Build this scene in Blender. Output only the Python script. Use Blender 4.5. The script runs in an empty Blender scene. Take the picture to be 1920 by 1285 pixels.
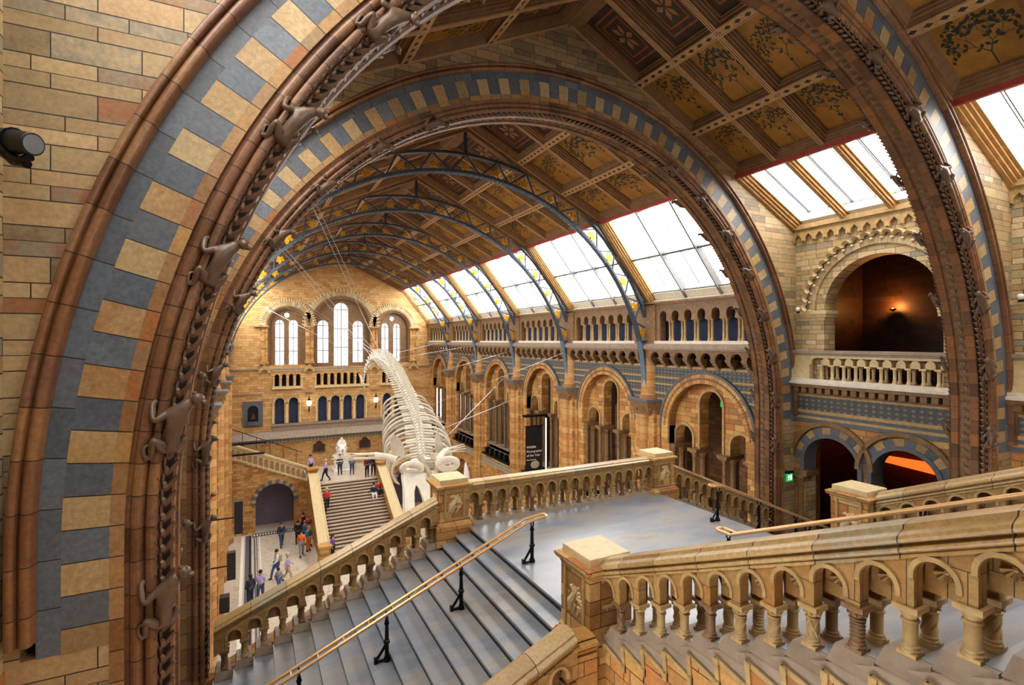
import bpy, bmesh, math, random
from math import sin, cos, pi, radians as R, atan2, hypot, sqrt
from mathutils import Vector, Matrix
from mathutils.geometry import tessellate_polygon
random.seed(7)
D = bpy.data
SC = bpy.context.scene
COL = SC.collection

# ------------------------------------------------------------ camera, world, exposure
cam = D.cameras.new('camera'); camo = D.objects.new('camera', cam); COL.objects.link(camo)
camo.location = (0, 0, 15.0); camo.rotation_euler = (R(90), 0, -0.4698)
cam.sensor_width = 36; cam.lens = 964.95 / 1920 * 36; cam.shift_y = -3.4 / 1920
cam.clip_start = 0.1; cam.clip_end = 400
SC.camera = camo
SC.view_settings.view_transform = 'Standard'; SC.view_settings.look = 'None'
SC.view_settings.gamma = 1; SC.view_settings.use_curve_mapping = False
SC.view_settings.exposure = 0.42
SKY = 11.0
w = D.worlds.new('world'); SC.world = w; w.use_nodes = True
w.node_tree.nodes['Background'].inputs[0].default_value = (1.0, 0.97, 0.93, 1)
w.node_tree.nodes['Background'].inputs[1].default_value = SKY
SC.cycles.use_denoising = True
SC.cycles.max_bounces = 8; SC.cycles.diffuse_bounces = 3; SC.cycles.transparent_max_bounces = 12
SC.cycles.sample_clamp_indirect = 12
CX = 7.137          # centre line of the hall

def portal(loc, rot, sx, sy):
    l = D.lights.new('portal', 'AREA'); l.shape = 'RECTANGLE'; l.size = sx; l.size_y = sy
    l.cycles.is_portal = True
    o = D.objects.new('portal', l); COL.objects.link(o); o.location = loc; o.rotation_euler = rot
    return o

# ------------------------------------------------------------ materials
def lin(h):
    h = h.lstrip('#'); v = [int(h[i:i + 2], 16) / 255 for i in (0, 2, 4)]
    return tuple(x / 12.92 if x <= .04045 else ((x + .055) / 1.055) ** 2.4 for x in v) + (1,)
MATS = {}
class NT:
    def __init__(s, name, rough=.7, metal=0, spec=.4):
        s.m = D.materials.new(name); s.m.use_nodes = True; s.t = s.m.node_tree; s.b = s.t.nodes['Principled BSDF']
        s.b.inputs['Roughness'].default_value = rough; s.b.inputs['Metallic'].default_value = metal
        s.b.inputs['Specular IOR Level'].default_value = spec
        MATS[name] = s.m
    def n(s, typ, **kw):
        n = s.t.nodes.new('ShaderNode' + typ)
        for k, v in kw.items(): setattr(n, k, v)
        return n
    def l(s, a, b): s.t.links.new(a, b)
    def inp(s, node, i, v):
        if hasattr(v, 'links') or hasattr(v, 'is_linked'): s.l(v, node.inputs[i])
        else: node.inputs[i].default_value = v
    def math(s, op, a, b=0.0, c=None):
        n = s.n('Math', operation=op); s.inp(n, 0, a); s.inp(n, 1, b)
        if c is not None: s.inp(n, 2, c)
        return n.outputs[0]
    def mix(s, f, a, b, blend='MIX'):
        n = s.n('Mix', data_type='RGBA', blend_type=blend); s.inp(n, 0, f); s.inp(n, 6, a); s.inp(n, 7, b); return n.outputs[2]
    def ramp(s, fac, stops, interp='LINEAR'):
        n = s.n('ValToRGB'); n.color_ramp.interpolation = interp; e = n.color_ramp.elements
        while len(e) < len(stops): e.new(.5)
        for el, (p, c) in zip(e, stops): el.position = p; el.color = lin(c) if isinstance(c, str) else c
        s.l(fac, n.inputs[0]); return n.outputs[0]
    def noise(s, vec, scale, det=4, rough=.6):
        n = s.n('TexNoise'); n.inputs['Scale'].default_value = scale; n.inputs['Detail'].default_value = det
        n.inputs['Roughness'].default_value = rough
        if vec is not None: s.l(vec, n.inputs['Vector'])
        return n.outputs['Fac']
    def bump(s, h, strength=.3, dist=.02):
        n = s.n('Bump'); n.inputs['Strength'].default_value = strength; n.inputs['Distance'].default_value = dist
        s.l(h, n.inputs['Height']); s.l(n.outputs[0], s.b.inputs['Normal'])

def plain(name, col, rough=.6, metal=0, var=.25, scale=6, spec=.4):
    t = NT(name, rough, metal, spec); tc = t.n('TexCoord')
    f = t.noise(tc.outputs['Object'], scale)
    c = lin(col); d = tuple(x * (1 - var) for x in c[:3]) + (1,); b = tuple(min(1, x * (1 + var)) for x in c[:3]) + (1,)
    t.l(t.ramp(f, [(.3, d), (.7, b)]), t.b.inputs['Base Color'])
    return t.m
BUFF = [(0, '#7d6c50'), (.16, '#a08b65'), (.34, '#b89f74'), (.5, '#a58c66'), (.64, '#b3946a'), (.78, '#c3a67a'), (.9, '#8d8570'), (1, '#9a6a45')]
GOLD = [(0, '#a07242'), (.2, '#bd8b4c'), (.45, '#cf9f5c'), (.65, '#d8ae6c'), (.85, '#c4854a'), (1, '#b06f3c')]
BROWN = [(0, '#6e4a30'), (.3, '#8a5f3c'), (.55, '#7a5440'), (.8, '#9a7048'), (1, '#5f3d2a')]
GREY = [(0, '#555d67'), (.35, '#66717b'), (.6, '#63686f'), (.8, '#525b63'), (1, '#737e86')]
PALE = [(0, '#b59a6c'), (.3, '#cbb283'), (.6, '#d8c195'), (.8, '#b99b6a'), (1, '#9d9a86')]
def brick(name, ramp, bw, bh, mode='OBJ', rough=.55, mort='#2a211a', msize=.008, wave=.0, rowspan=0, spec=.35):
    t = NT(name, rough, 0, spec); tc = t.n('TexCoord')
    if mode == 'OBJ':
        sp = t.n('SeparateXYZ'); t.l(tc.outputs['Object'], sp.inputs[0])
        u = t.math('ADD', sp.outputs[0], sp.outputs[1]); v = sp.outputs[2]
    else:
        sp = t.n('SeparateXYZ'); t.l(tc.outputs['UV'], sp.inputs[0]); u, v = sp.outputs[0], sp.outputs[1]
    if wave:
        v = t.math('ADD', v, t.math('MULTIPLY', t.math('SINE', t.math('MULTIPLY', v, 2 * pi / (bh * 3))), wave))
    cb = t.n('CombineXYZ'); t.inp(cb, 0, u); t.inp(cb, 1, v)
    b = t.n('TexBrick'); b.offset = .5; b.squash = .7; b.squash_frequency = 3
    t.l(cb.outputs[0], b.inputs['Vector'])
    b.inputs['Color1'].default_value = (0, 0, 0, 1); b.inputs['Color2'].default_value = (1, 1, 1, 1); b.inputs['Mortar'].default_value = (.5, .5, .5, 1)
    b.inputs['Scale'].default_value = 1; b.inputs['Mortar Size'].default_value = msize; b.inputs['Mortar Smooth'].default_value = .1
    b.inputs['Brick Width'].default_value = bw; b.inputs['Row Height'].default_value = bh; b.inputs['Bias'].default_value = 0
    nz = t.noise(tc.outputs['Object'], 5, 6, .7)
    f = t.math('ADD', b.outputs['Color'], t.math('MULTIPLY', t.math('SUBTRACT', nz, .5), .35))
    c = t.ramp(f, ramp)
    n2 = t.noise(tc.outputs['Object'], 22, 5, .7)
    c = t.mix(.45, c, t.ramp(n2, [(.3, '#7a7a7a'), (.7, '#ffffff')]), 'MULTIPLY')
    c = t.mix(b.outputs['Fac'], c, lin(mort))
    t.l(c, t.b.inputs['Base Color'])
    t.bump(t.math('SUBTRACT', t.math('MULTIPLY', n2, .25), b.outputs['Fac']), .5, .01)
    return t.m
def seg(name, ramp, pitch, ramp2=None, rough=.45, vpitch=0, off=0., mort='#1d1611', mw=.009, spec=.45):
    """blocks cut along UV.x every pitch; every other one takes ramp2"""
    t = NT(name, rough, 0, spec); tc = t.n('TexCoord'); sp = t.n('SeparateXYZ'); t.l(tc.outputs['UV'], sp.inputs[0])
    u = t.math('ADD', t.math('DIVIDE', sp.outputs[0], pitch), off)
    fl = t.math('FLOOR', u); fr = t.math('SUBTRACT', u, fl)
    wn = t.n('TexWhiteNoise', noise_dimensions='1D'); t.l(fl, wn.inputs['W'])
    nz = t.noise(tc.outputs['Object'], 5, 6, .7)
    f = t.math('ADD', wn.outputs['Value'], t.math('MULTIPLY', t.math('SUBTRACT', nz, .5), .5))
    c = t.ramp(f, ramp)
    if ramp2: c = t.mix(t.math('FLOORED_MODULO', fl, 2.0), c, t.ramp(f, ramp2))
    n2 = t.noise(tc.outputs['Object'], 22, 5, .7)
    c = t.mix(.5, c, t.ramp(n2, [(.3, '#707070'), (.7, '#ffffff')]), 'MULTIPLY')
    j = t.math('MULTIPLY', t.math('LESS_THAN', t.math('MINIMUM', fr, t.math('SUBTRACT', 1.0, fr)), mw / pitch / 2 * 1.0), 1.0)
    c = t.mix(j, c, lin(mort)); t.l(c, t.b.inputs['Base Color'])
    t.bump(t.math('SUBTRACT', t.math('MULTIPLY', n2, .25), j), .5, .01)
    return t.m
def diaper(name, a, b, px, py, mode='OBJ'):
    t = NT(name, .55); tc = t.n('TexCoord'); sp = t.n('SeparateXYZ'); t.l(tc.outputs['Object' if mode == 'OBJ' else 'UV'], sp.inputs[0])
    if mode == 'OBJ': u = t.math('ADD', sp.outputs[0], sp.outputs[1]); v = sp.outputs[2]
    else: u, v = sp.outputs[0], sp.outputs[1]
    p = t.math('ABSOLUTE', t.math('SUBTRACT', t.math('FRACT', t.math('DIVIDE', u, px)), .5))
    q = t.math('ABSOLUTE', t.math('SUBTRACT', t.math('FRACT', t.math('DIVIDE', v, py)), .5))
    m = t.math('LESS_THAN', t.math('ADD', p, q), .33)
    n2 = t.noise(tc.outputs['Object'], 9, 5, .7)
    c = t.mix(m, lin(a), lin(b)); c = t.mix(.5, c, t.ramp(n2, [(.3, '#707070'), (.7, '#ffffff')]), 'MULTIPLY')
    t.l(c, t.b.inputs['Base Color']); t.bump(m, .4, .01); return t.m
def glass(name, lead=None):
    t = NT(name); nt = t.t; tr = t.n('BsdfTransparent'); gl = t.n('BsdfGlossy'); gl.inputs['Roughness'].default_value = .05
    mx = t.n('MixShader'); mx.inputs[0].default_value = .04; t.l(tr.outputs[0], mx.inputs[1]); t.l(gl.outputs[0], mx.inputs[2])
    if lead:
        tc = t.n('TexCoord'); sp = t.n('SeparateXYZ'); t.l(tc.outputs['Object'], sp.inputs[0])
        u = t.math('ADD', sp.outputs[0], sp.outputs[1]); v = sp.outputs[2]
        vo = t.n('TexVoronoi', feature='DISTANCE_TO_EDGE'); vo.inputs['Scale'].default_value = 5; t.l(tc.outputs['Object'], vo.inputs['Vector'])
        ln = t.math('LESS_THAN', vo.outputs['Distance'], .035)
        nz = t.noise(tc.outputs['Object'], 3)
        col = t.ramp(nz, [(.35, '#f4eef0'), (.5, '#ffffff'), (.62, '#f3dcd8'), (.75, '#cfd6ea')])
        tr2 = t.n('BsdfTransparent'); t.l(t.mix(.86, t.mix(t.math('MULTIPLY', ln, .45), col, lin('#4a4450')), (0, 0, 0, 1)), tr2.inputs[0]); t.l(tr2.outputs[0], mx.inputs[1])
    t.l(mx.outputs[0], nt.nodes['Material Output'].inputs[0]); return t.m
def emis(name, col, s):
    t = NT(name); t.b.inputs['Base Color'].default_value = lin(col); t.b.inputs['Emission Color'].default_value = lin(col); t.b.inputs['Emission Strength'].default_value = s
    return t.m

brick('buff_near', BUFF, .62, .155, wave=.03, msize=.005)
brick('buff', PALE, .5, .16, wave=.02, msize=.006)
brick('gold_brick', GOLD, .55, .2, wave=.02, msize=.006)
brick('gold_far', [(0, '#c4955a'), (.3, '#d6a868'), (.6, '#dfb57a'), (.85, '#cf9858'), (1, '#c08850')], .6, .22, msize=.008, mort='#6a4c30')
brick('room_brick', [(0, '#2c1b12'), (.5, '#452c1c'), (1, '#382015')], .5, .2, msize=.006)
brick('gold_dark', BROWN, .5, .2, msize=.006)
seg('stripe', [(0, '#9a8159'), (.2, '#b39a6e'), (.4, '#bda47a'), (.6, '#b08f5e'), (.8, '#c0a87c'), (1, '#a87f50')], .27, GREY)
seg('grey_seg', GREY, .4)
seg('stone_seg', [(0, '#8b6238'), (.35, '#a8835a'), (.6, '#b58c52'), (.8, '#8f7a5a'), (1, '#a86a38')], .27)
seg('brown_seg', BROWN, .4, rough=.4)
seg('roll_seg', BROWN, .29, rough=.42, spec=.4)
seg('hood_seg', BROWN, .4, rough=.35)
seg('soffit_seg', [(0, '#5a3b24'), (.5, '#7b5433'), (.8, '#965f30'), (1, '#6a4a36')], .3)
seg('ring_seg', GOLD, .22)
seg('pale_seg', PALE, .25)
plain('chain', '#6a4f3a', .45, var=.3, scale=12)
plain('monkey', '#604c3c', .36, var=.2, scale=20)
plain('stone', '#a98c5c', .5, var=.25, scale=7)
plain('stone_dark', '#7a5c3c', .5, var=.3, scale=7)
plain('pale_stone', '#cdb78a', .5, var=.15, scale=7)
plain('white_stone', '#ece8de', .5, var=.06, scale=9)
plain('ledge', '#8f7e6c', .5, var=.2)
plain('ledge_light', '#cfc6b8', .5, var=.12)
plain('slate', '#575c62', .5, var=.2)
plain('iron', '#39434e', .42, .2, var=.12, spec=.5)
plain('iron_lit', '#5c7388', .42, .2, var=.12, spec=.5)  # same truss iron where daylight falls, its brightness put into the colour
plain('black_iron', '#15171c', .3, .6, var=.2)
plain('black', '#101012', .5, var=.2)
plain('shaded_hollow', '#22160f', .8, var=.2)  # recess shade of the arch moulding put into the colour
plain('dark', '#140d0a', .8, var=.3)
plain('navy', '#2b3452', .8, var=.2)
plain('gilt', '#d7a32c', .3, .6, var=.25, scale=12)
plain('brass', '#dfb27a', .36, .65, var=.08, scale=14)
plain('frame_wood', '#b98f58', .5, var=.2)
plain('frame_white', '#d9d3c4', .5, var=.1)
plain('frame_grey', '#6d7072', .5, var=.15)
plain('rib_wood', '#7d5d3e', .55, var=.2)
plain('rib_light', '#b8946a', .5, var=.12)
plain('rope_dark', '#2b2a20', .6)
plain('red_trim', '#9c3a30', .5, var=.2)
plain('bone', '#c4bcab', .6, var=.12, scale=3)
plain('bone_shade', '#a1967f', .6, var=.15, scale=3)
plain('steel', '#c8ccd0', .3, .8, var=.1)
plain('skin', '#c99878', .5, var=.1)
glass('glass'); glass('leaded_glass', True)
diaper('diaper_grey', '#4f5356', '#83796a', .2, .14)
diaper('diaper_far', '#8d938f', '#d9c48e', .3, .22)
diaper('rope', '#c39a66', '#2b2a20', .26, .13, 'UV')
emis('exit_green', '#16a858', .7); emis('exit_white', '#e8fff0', 1.4)
emis('lamp_glow', '#fff0d8', 3.0); emis('bulb_orange', '#ff5a1c', 1.6)

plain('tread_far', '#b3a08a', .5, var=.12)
plain('shaded_riser_far', '#54463b', .6)  # shade on the far risers put into a darker colour
brick('shaft_stone', [(0, '#a8743e'), (.3, '#c08e4e'), (.6, '#cfa062'), (.85, '#b87c44'), (1, '#a5663a')], 9, .34, msize=.006)
def tread_mat():
    t = NT('tread', .32, 0, .5); tc = t.n('TexCoord'); mp = t.n('Mapping'); mp.inputs['Scale'].default_value = (.6, 1.6, 1); t.l(tc.outputs['Object'], mp.inputs[0])
    f = t.noise(mp.outputs[0], 1.2, 5, .6); g = t.noise(tc.outputs['Object'], 160, 2, .5)
    c = t.ramp(f, [(.25, '#6c7078'), (.45, '#858a93'), (.58, '#98948f'), (.72, '#8a8078')])
    c = t.mix(.35, c, t.ramp(g, [(.35, '#777777'), (.65, '#ffffff')]), 'MULTIPLY'); t.l(c, t.b.inputs['Base Color']); return t.m
tread_mat()
plain('shaded_riser', '#17181b', .6, var=.2)  # shade on the step fronts put into a near-black colour
def floor_mat():
    t = NT('hall_floor', .35, 0, .5); tc = t.n('TexCoord'); v = t.n('TexVoronoi'); v.inputs['Scale'].default_value = 4; t.l(tc.outputs['Object'], v.inputs['Vector'])
    c = t.ramp(v.outputs['Distance'], [(0, '#b9ab99'), (.5, '#cfc2ae'), (1, '#a89a88')]); t.l(c, t.b.inputs['Base Color']); return t.m
floor_mat()
plain('panel_gold', '#966a26', .5, var=.35, scale=3)
plain('panel_dark', '#3c2c22', .6, var=.5, scale=3)
plain('leaf_paint', '#22291f', .6, var=.3)
plain('fruit_paint', '#8a4a26', .6, var=.3)
plain('motif_paint', '#94683c', .6, var=.3)
# ------------------------------------------------------------ mesh builder
class MB:
    def __init__(s): s.v = []; s.f = []; s.mi = []; s.uv = []; s.xf = None; s.m = 0
    def av(s, p):
        p = Vector(p)
        if s.xf is not None: p = s.xf @ p
        s.v.append(p[:]); return len(s.v) - 1
    def af(s, idx, uv=None): s.f.append(tuple(idx)); s.mi.append(s.m); s.uv.append(uv)
    def poly(s, pts, uv=None): s.af([s.av(p) for p in pts], uv)
    def box(s, a, b, uv=None):
        x0, y0, z0 = a; x1, y1, z1 = b
        i = [s.av(p) for p in ((x0, y0, z0), (x1, y0, z0), (x1, y1, z0), (x0, y1, z0), (x0, y0, z1), (x1, y0, z1), (x1, y1, z1), (x0, y1, z1))]
        for q in ((3, 2, 1, 0), (4, 5, 6, 7), (0, 1, 5, 4), (1, 2, 6, 5), (2, 3, 7, 6), (3, 0, 4, 7)): s.af([i[k] for k in q], uv)
    def hexa(s, p):       # 8 points, bottom 4 then top 4
        i = [s.av(q) for q in p]
        for q in ((3, 2, 1, 0), (4, 5, 6, 7), (0, 1, 5, 4), (1, 2, 6, 5), (2, 3, 7, 6), (3, 0, 4, 7)): s.af([i[k] for k in q])
    def bar(s, p0, p1, w, h=None, up=(0, 0, 1)):
        p0 = Vector(p0); p1 = Vector(p1); h = h or w; d = (p1 - p0).normalized(); u = Vector(up)
        if abs(d.dot(u)) > .98: u = Vector((0, 1, 0)) if abs(d.y) < .9 else Vector((1, 0, 0))
        a = d.cross(u).normalized() * (w / 2); b = a.cross(d).normalized() * (h / 2)
        s.hexa([p0 - a - b, p0 + a - b, p1 + a - b, p1 - a - b, p0 - a + b, p0 + a + b, p1 + a + b, p1 - a + b])
    def rings(s, rings, closed=True, cap=True):
        ids = [[s.av(p) for p in r] for r in rings]; n = len(ids[0])
        for a, b in zip(ids, ids[1:]):
            for k in range(n if closed else n - 1): s.af([a[k], a[(k + 1) % n], b[(k + 1) % n], b[k]])
        if cap and closed: s.af(ids[0][::-1]); s.af(ids[-1])
    def tube(s, pts, r, n=8, cap=True, flat=1.0):
        pts = [Vector(p) for p in pts]; rr = r if isinstance(r, (list, tuple)) else [r] * len(pts); out = []; pu = None
        for i, p in enumerate(pts):
            d = (pts[min(i + 1, len(pts) - 1)] - pts[max(i - 1, 0)]).normalized()
            u = pu if pu is not None else (Vector((0, 0, 1)) if abs(d.z) < .9 else Vector((0, 1, 0)))
            a = d.cross(u)
            if a.length < 1e-4: a = d.cross(Vector((1, 0.1, 0)))
            a.normalize(); b = a.cross(d).normalized(); pu = b
            out.append([p + a * cos(2 * pi * k / n) * rr[i] + b * sin(2 * pi * k / n) * rr[i] * flat for k in range(n)])
        s.rings(out, cap=cap)
    def lathe(s, c, prof, n=12, sq=False, a0=0):
        out = []
        for r, z in prof: out.append([(c[0] + cos(a0 + 2 * pi * k / n) * r, c[1] + sin(a0 + 2 * pi * k / n) * r, c[2] + z) for k in range(n)])
        s.rings(out)
    def sqstack(s, c, prof):   # square-plan stack
        s.lathe(c, [(r * sqrt(2), z) for r, z in prof], 4, a0=pi / 4)
    def ball(s, c, r, n=10, m=6, sc=(1, 1, 1)):
        out = []
        for j in range(1, m):
            t = pi * j / m; out.append([(c[0] + r * sc[0] * sin(t) * cos(2 * pi * k / n), c[1] + r * sc[1] * sin(t) * sin(2 * pi * k / n), c[2] - r * sc[2] * cos(t)) for k in range(n)])
        s.rings(out)
    def plate(s, outer, holes, mp, t0, t1, back=True):
        """flat outline (a,b) with holes; mp(a,b,t) -> point; t0 front, t1 back"""
        loops = [outer] + list(holes); flat = [p for lp in loops for p in lp]
        tris = tessellate_polygon([[Vector((p[0], p[1], 0)) for p in lp] for lp in loops])
        F = [s.av(mp(a, b, t0)) for a, b in flat]
        Bk = [s.av(mp(a, b, t1)) for a, b in flat]
        for t in tris:
            s.af([F[i] for i in t]);
            if back: s.af([Bk[i] for i in t][::-1])
        k = 0
        for lp in loops:
            n = len(lp)
            for i in range(n): j = (i + 1) % n; s.af([F[k + i], F[k + j], Bk[k + j], Bk[k + i]])
            k += n
    def build(s, name, mats, parent=None, smooth=True, ang=32, recalc=True):
        me = D.meshes.new(name); me.from_pydata(s.v, [], s.f)
        for m in (mats if isinstance(mats, (list, tuple)) else [mats]): me.materials.append(MATS[m])
        me.polygons.foreach_set('material_index', s.mi)
        if any(u is not None for u in s.uv):
            uvl = me.uv_layers.new(name='UVMap'); k = 0; buf = []
            for f, u in zip(s.f, s.uv):
                for j in range(len(f)): buf += list(u[j]) if u else [0, 0]
            uvl.data.foreach_set('uv', buf)
        if recalc:
            bm = bmesh.new(); bm.from_mesh(me); bmesh.ops.remove_doubles(bm, verts=bm.verts, dist=1e-5) if len(s.v) < 60000 else None
            bmesh.ops.recalc_face_normals(bm, faces=bm.faces); bm.to_mesh(me); bm.free()
        if smooth:
            me.polygons.foreach_set('use_smooth', [True] * len(me.polygons)); me.set_sharp_from_angle(angle=R(ang))
        me.update()
        o = D.objects.new(name, me); COL.objects.link(o)
        if parent is not None: attach(o, parent)
        return o
def attach(o, parent):
    o.parent = parent; o.matrix_parent_inverse = parent.matrix_basis.inverted()
def tag(o, label, cat=None, group=None, kind=None):
    o['label'] = label
    if cat: o['category'] = cat
    if group: o['group'] = group
    if kind: o['kind'] = kind
    return o
def thing(name, label, cat, loc=(0, 0, 0), group=None, kind=None):
    o = D.objects.new(name, None); COL.objects.link(o); o.location = loc; o.empty_display_size = .2
    return tag(o, label, cat, group, kind)
def struct(o, label=None, cat=None):
    o['kind'] = 'structure'
    if label: o['label'] = label
    if cat: o['category'] = cat
    return o
def dup(root, delta=(0, 0, 0), label=None, mirror=False, group=None, skip=()):
    """copy a thing with its parts and sub-parts, moved by delta, optionally mirrored about the hall's centre line"""
    M = Matrix.Translation(delta)
    if mirror: M = M @ Matrix.Translation((2 * CX, 0, 0)) @ Matrix.Diagonal((-1, 1, 1, 1))
    r = root.copy(); COL.objects.link(r); r.matrix_basis = M @ root.matrix_basis
    if label: r['label'] = label
    if group: r['group'] = group
    for ch in list(root.children):
        if ch.name.split('.')[0] in skip: continue
        c = ch.copy(); COL.objects.link(c); c.parent = r; c.matrix_parent_inverse = ch.matrix_parent_inverse.copy()
        for g in list(ch.children):
            d = g.copy(); COL.objects.link(d); d.parent = c; d.matrix_parent_inverse = g.matrix_parent_inverse.copy()
    return r
def arc(cx, cz, r, a0, a1, n):
    return [(cx + r * cos(a0 + (a1 - a0) * i / n), cz + r * sin(a0 + (a1 - a0) * i / n)) for i in range(n + 1)]
def archhole(c, zs, r, zb, n=14):      # round-headed opening outline
    return [(c - r, zb)] + arc(c, zs, r, pi, 0, n) + [(c + r, zb)]
def ringstrip(mb, c, zs, r0, r1, zb, mp, t0, t1, n=24, pitch_r=None):
    """raised archivolt band between r0 and r1 with UV along its length; t0 face, t1 back"""
    rr = pitch_r or (r0 + r1) / 2; pts = []
    L = zs - zb; st = max(1, int(L / .6)) if L > 0 else 0
    for i in range(st): pts.append((-L + L * i / st, None))
    for i in range(n + 1): pts.append((rr * pi * i / n, pi - pi * i / n))
    for i in range(1, st + 1): pts.append((rr * pi + L * i / st, 'R'))
    def P(r, q, t):
        s_, a = q
        if a is None: return mp(c - r, zs + s_, t)
        if a == 'R': return mp(c + r, zs - (s_ - rr * pi), t)
        return mp(c + r * cos(a), zs + r * sin(a), t)
    for q0, q1 in zip(pts, pts[1:]):
        for (ra, ta), (rb, tb), v0, v1 in (((r0, t1), (r0, t0), 0, .1), ((r0, t0), (r1, t0), .1, .1 + r1 - r0), ((r1, t0), (r1, t1), .1 + r1 - r0, .2 + r1 - r0)):
            mb.poly([P(ra, q0, ta), P(rb, q0, tb), P(rb, q1, tb), P(ra, q1, ta)], [(q0[0], v0), (q0[0], v1), (q1[0], v1), (q1[0], v0)])
def archprofile(mb, zc, zb, prof, n=96, refr=8.23):
    """sweep a profile [(radius, y), ...] round the great arch; UV.x = length at refr"""
    L = zc - zb; st = max(1, int(L / .5)); pts = []
    for i in range(st): pts.append((-L + L * i / st, 'L'))
    for i in range(n + 1): pts.append((refr * pi * i / n, pi - pi * i / n))
    for i in range(1, st + 1): pts.append((refr * pi + L * i / st, 'R'))
    def P(r, y, q):
        s_, a = q
        if a == 'L': return (CX - r, y, zc + s_)
        if a == 'R': return (CX + r, y, zc - (s_ - refr * pi))
        return (CX + r * cos(a), y, zc + r * sin(a))
    rows = [[mb.av(P(r, y, q)) for r, y in prof] for q in pts]
    vv = [0]
    for a, b in zip(prof, prof[1:]): vv.append(vv[-1] + hypot(a[0] - b[0], a[1] - b[1]))
    for i in range(len(rows) - 1):
        for k in range(len(prof) - 1):
            u0, u1 = pts[i][0] + 50, pts[i + 1][0] + 50
            mb.af([rows[i][k], rows[i][k + 1], rows[i + 1][k + 1], rows[i + 1][k]], [(u0, vv[k]), (u0, vv[k + 1]), (u1, vv[k + 1]), (u1, vv[k])])
def skin(joints, edges, radii, sub=1):
    """smooth body grown round a skeleton; returns a mesh datablock"""
    me = D.meshes.new('sk'); me.from_pydata(joints, edges, []); o = D.objects.new('sk', me); COL.objects.link(o)
    md = o.modifiers.new('s', 'SKIN'); md.use_smooth_shade = True
    for i, r in enumerate(radii):
        v = me.skin_vertices[0].data[i]; v.radius = (r, r) if not isinstance(r, tuple) else r
    me.skin_vertices[0].data[0].use_root = True
    if sub: s = o.modifiers.new('u', 'SUBSURF'); s.levels = sub; s.render_levels = sub
    dg = bpy.context.evaluated_depsgraph_get(); dg.update()
    out = D.meshes.new_from_object(o.evaluated_get(dg)); D.objects.remove(o); D.meshes.remove(me)
    out.polygons.foreach_set('use_smooth', [True] * len(out.polygons)); return out
def meshobj(name, me, matn, parent=None, own=True):
    o = D.objects.new(name, me); COL.objects.link(o)
    if not me.materials: me.materials.append(MATS[matn])
    o.material_slots[0].link = 'OBJECT'; o.material_slots[0].material = MATS[matn]
    if parent is not None: o.parent = parent
    return o
# ------------------------------------------------------------ great arches
AR = [(5.5, 6.35, 13.19, 8.80), (10.9, 11.75, 12.74, 8.89)]      # front y, back y, centre z, hood radius
def leafmesh():
    """one pair of curled leaves with a bud, growing along +u (local x), standing off the face (local -y)"""
    mb = MB()
    for s in (-1, 1):
        a = [(-.01, -.02, s * .012), (.035, -.05, s * .035), (.085, -.075, s * .062), (.075, -.04, s * .082)]
        b = [(-.045, -.015, s * .02), (-.01, -.03, s * .055), (.05, -.05, s * .085), (.07, -.03, s * .088)]
        for i in range(3): mb.poly([a[i], a[i + 1], b[i + 1], b[i]])
        c = [(p[0], p[1] + .022, p[2]) for p in a]; d = [(p[0], p[1] + .022, p[2]) for p in b]
        for i in range(3):
            mb.poly([c[i], c[i + 1], d[i + 1], d[i]]); mb.poly([a[i], a[i + 1], c[i + 1], c[i]]); mb.poly([b[i], b[i + 1], d[i + 1], d[i]])
    mb.ball((.01, -.035, 0), .02, 6, 4, (1.7, 1, 1)); mb.bar((-.07, -.01, 0), (.07, -.01, 0), .018, .02)
    return mb
LEAF = leafmesh()
def chain(mb, zc, zb, rad, y, pitch, scale, ay):
    """foliage chain round the arch; ay turns the leaves to face between the wall face and the opening"""
    L = zc - zb; tot = 2 * L + pi * rad; n = int(tot / pitch)
    for i in range(n):
        s = (i + .5) * tot / n
        if s < L: p = Vector((CX - rad, y, zb + s)); tan = Vector((0, 0, 1)); rd = Vector((-1, 0, 0))
        elif s > L + pi * rad: p = Vector((CX + rad, y, zc - (s - L - pi * rad))); tan = Vector((0, 0, -1)); rd = Vector((1, 0, 0))
        else:
            a = pi - (s - L) / rad; rd = Vector((cos(a), 0, sin(a))); p = Vector((CX, y, zc)) + rd * rad; tan = Vector((sin(a), 0, -cos(a)))
        if p.x > CX: tan = -tan
        nrm = (Vector((0, -ay, 0)) - rd * .7).normalized(); side = tan.cross(nrm)
        M = Matrix(((tan.x, -nrm.x, side.x, p.x), (tan.y, -nrm.y, side.y, p.y), (tan.z, -nrm.z, side.z, p.z), (0, 0, 0, 1))) @ Matrix.Scale(scale, 4)
        k = len(mb.v); mb.v += [(M @ Vector(v))[:] for v in LEAF.v]
        for f in LEAF.f: mb.f.append(tuple(j + k for j in f)); mb.mi.append(0); mb.uv.append(None)
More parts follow.
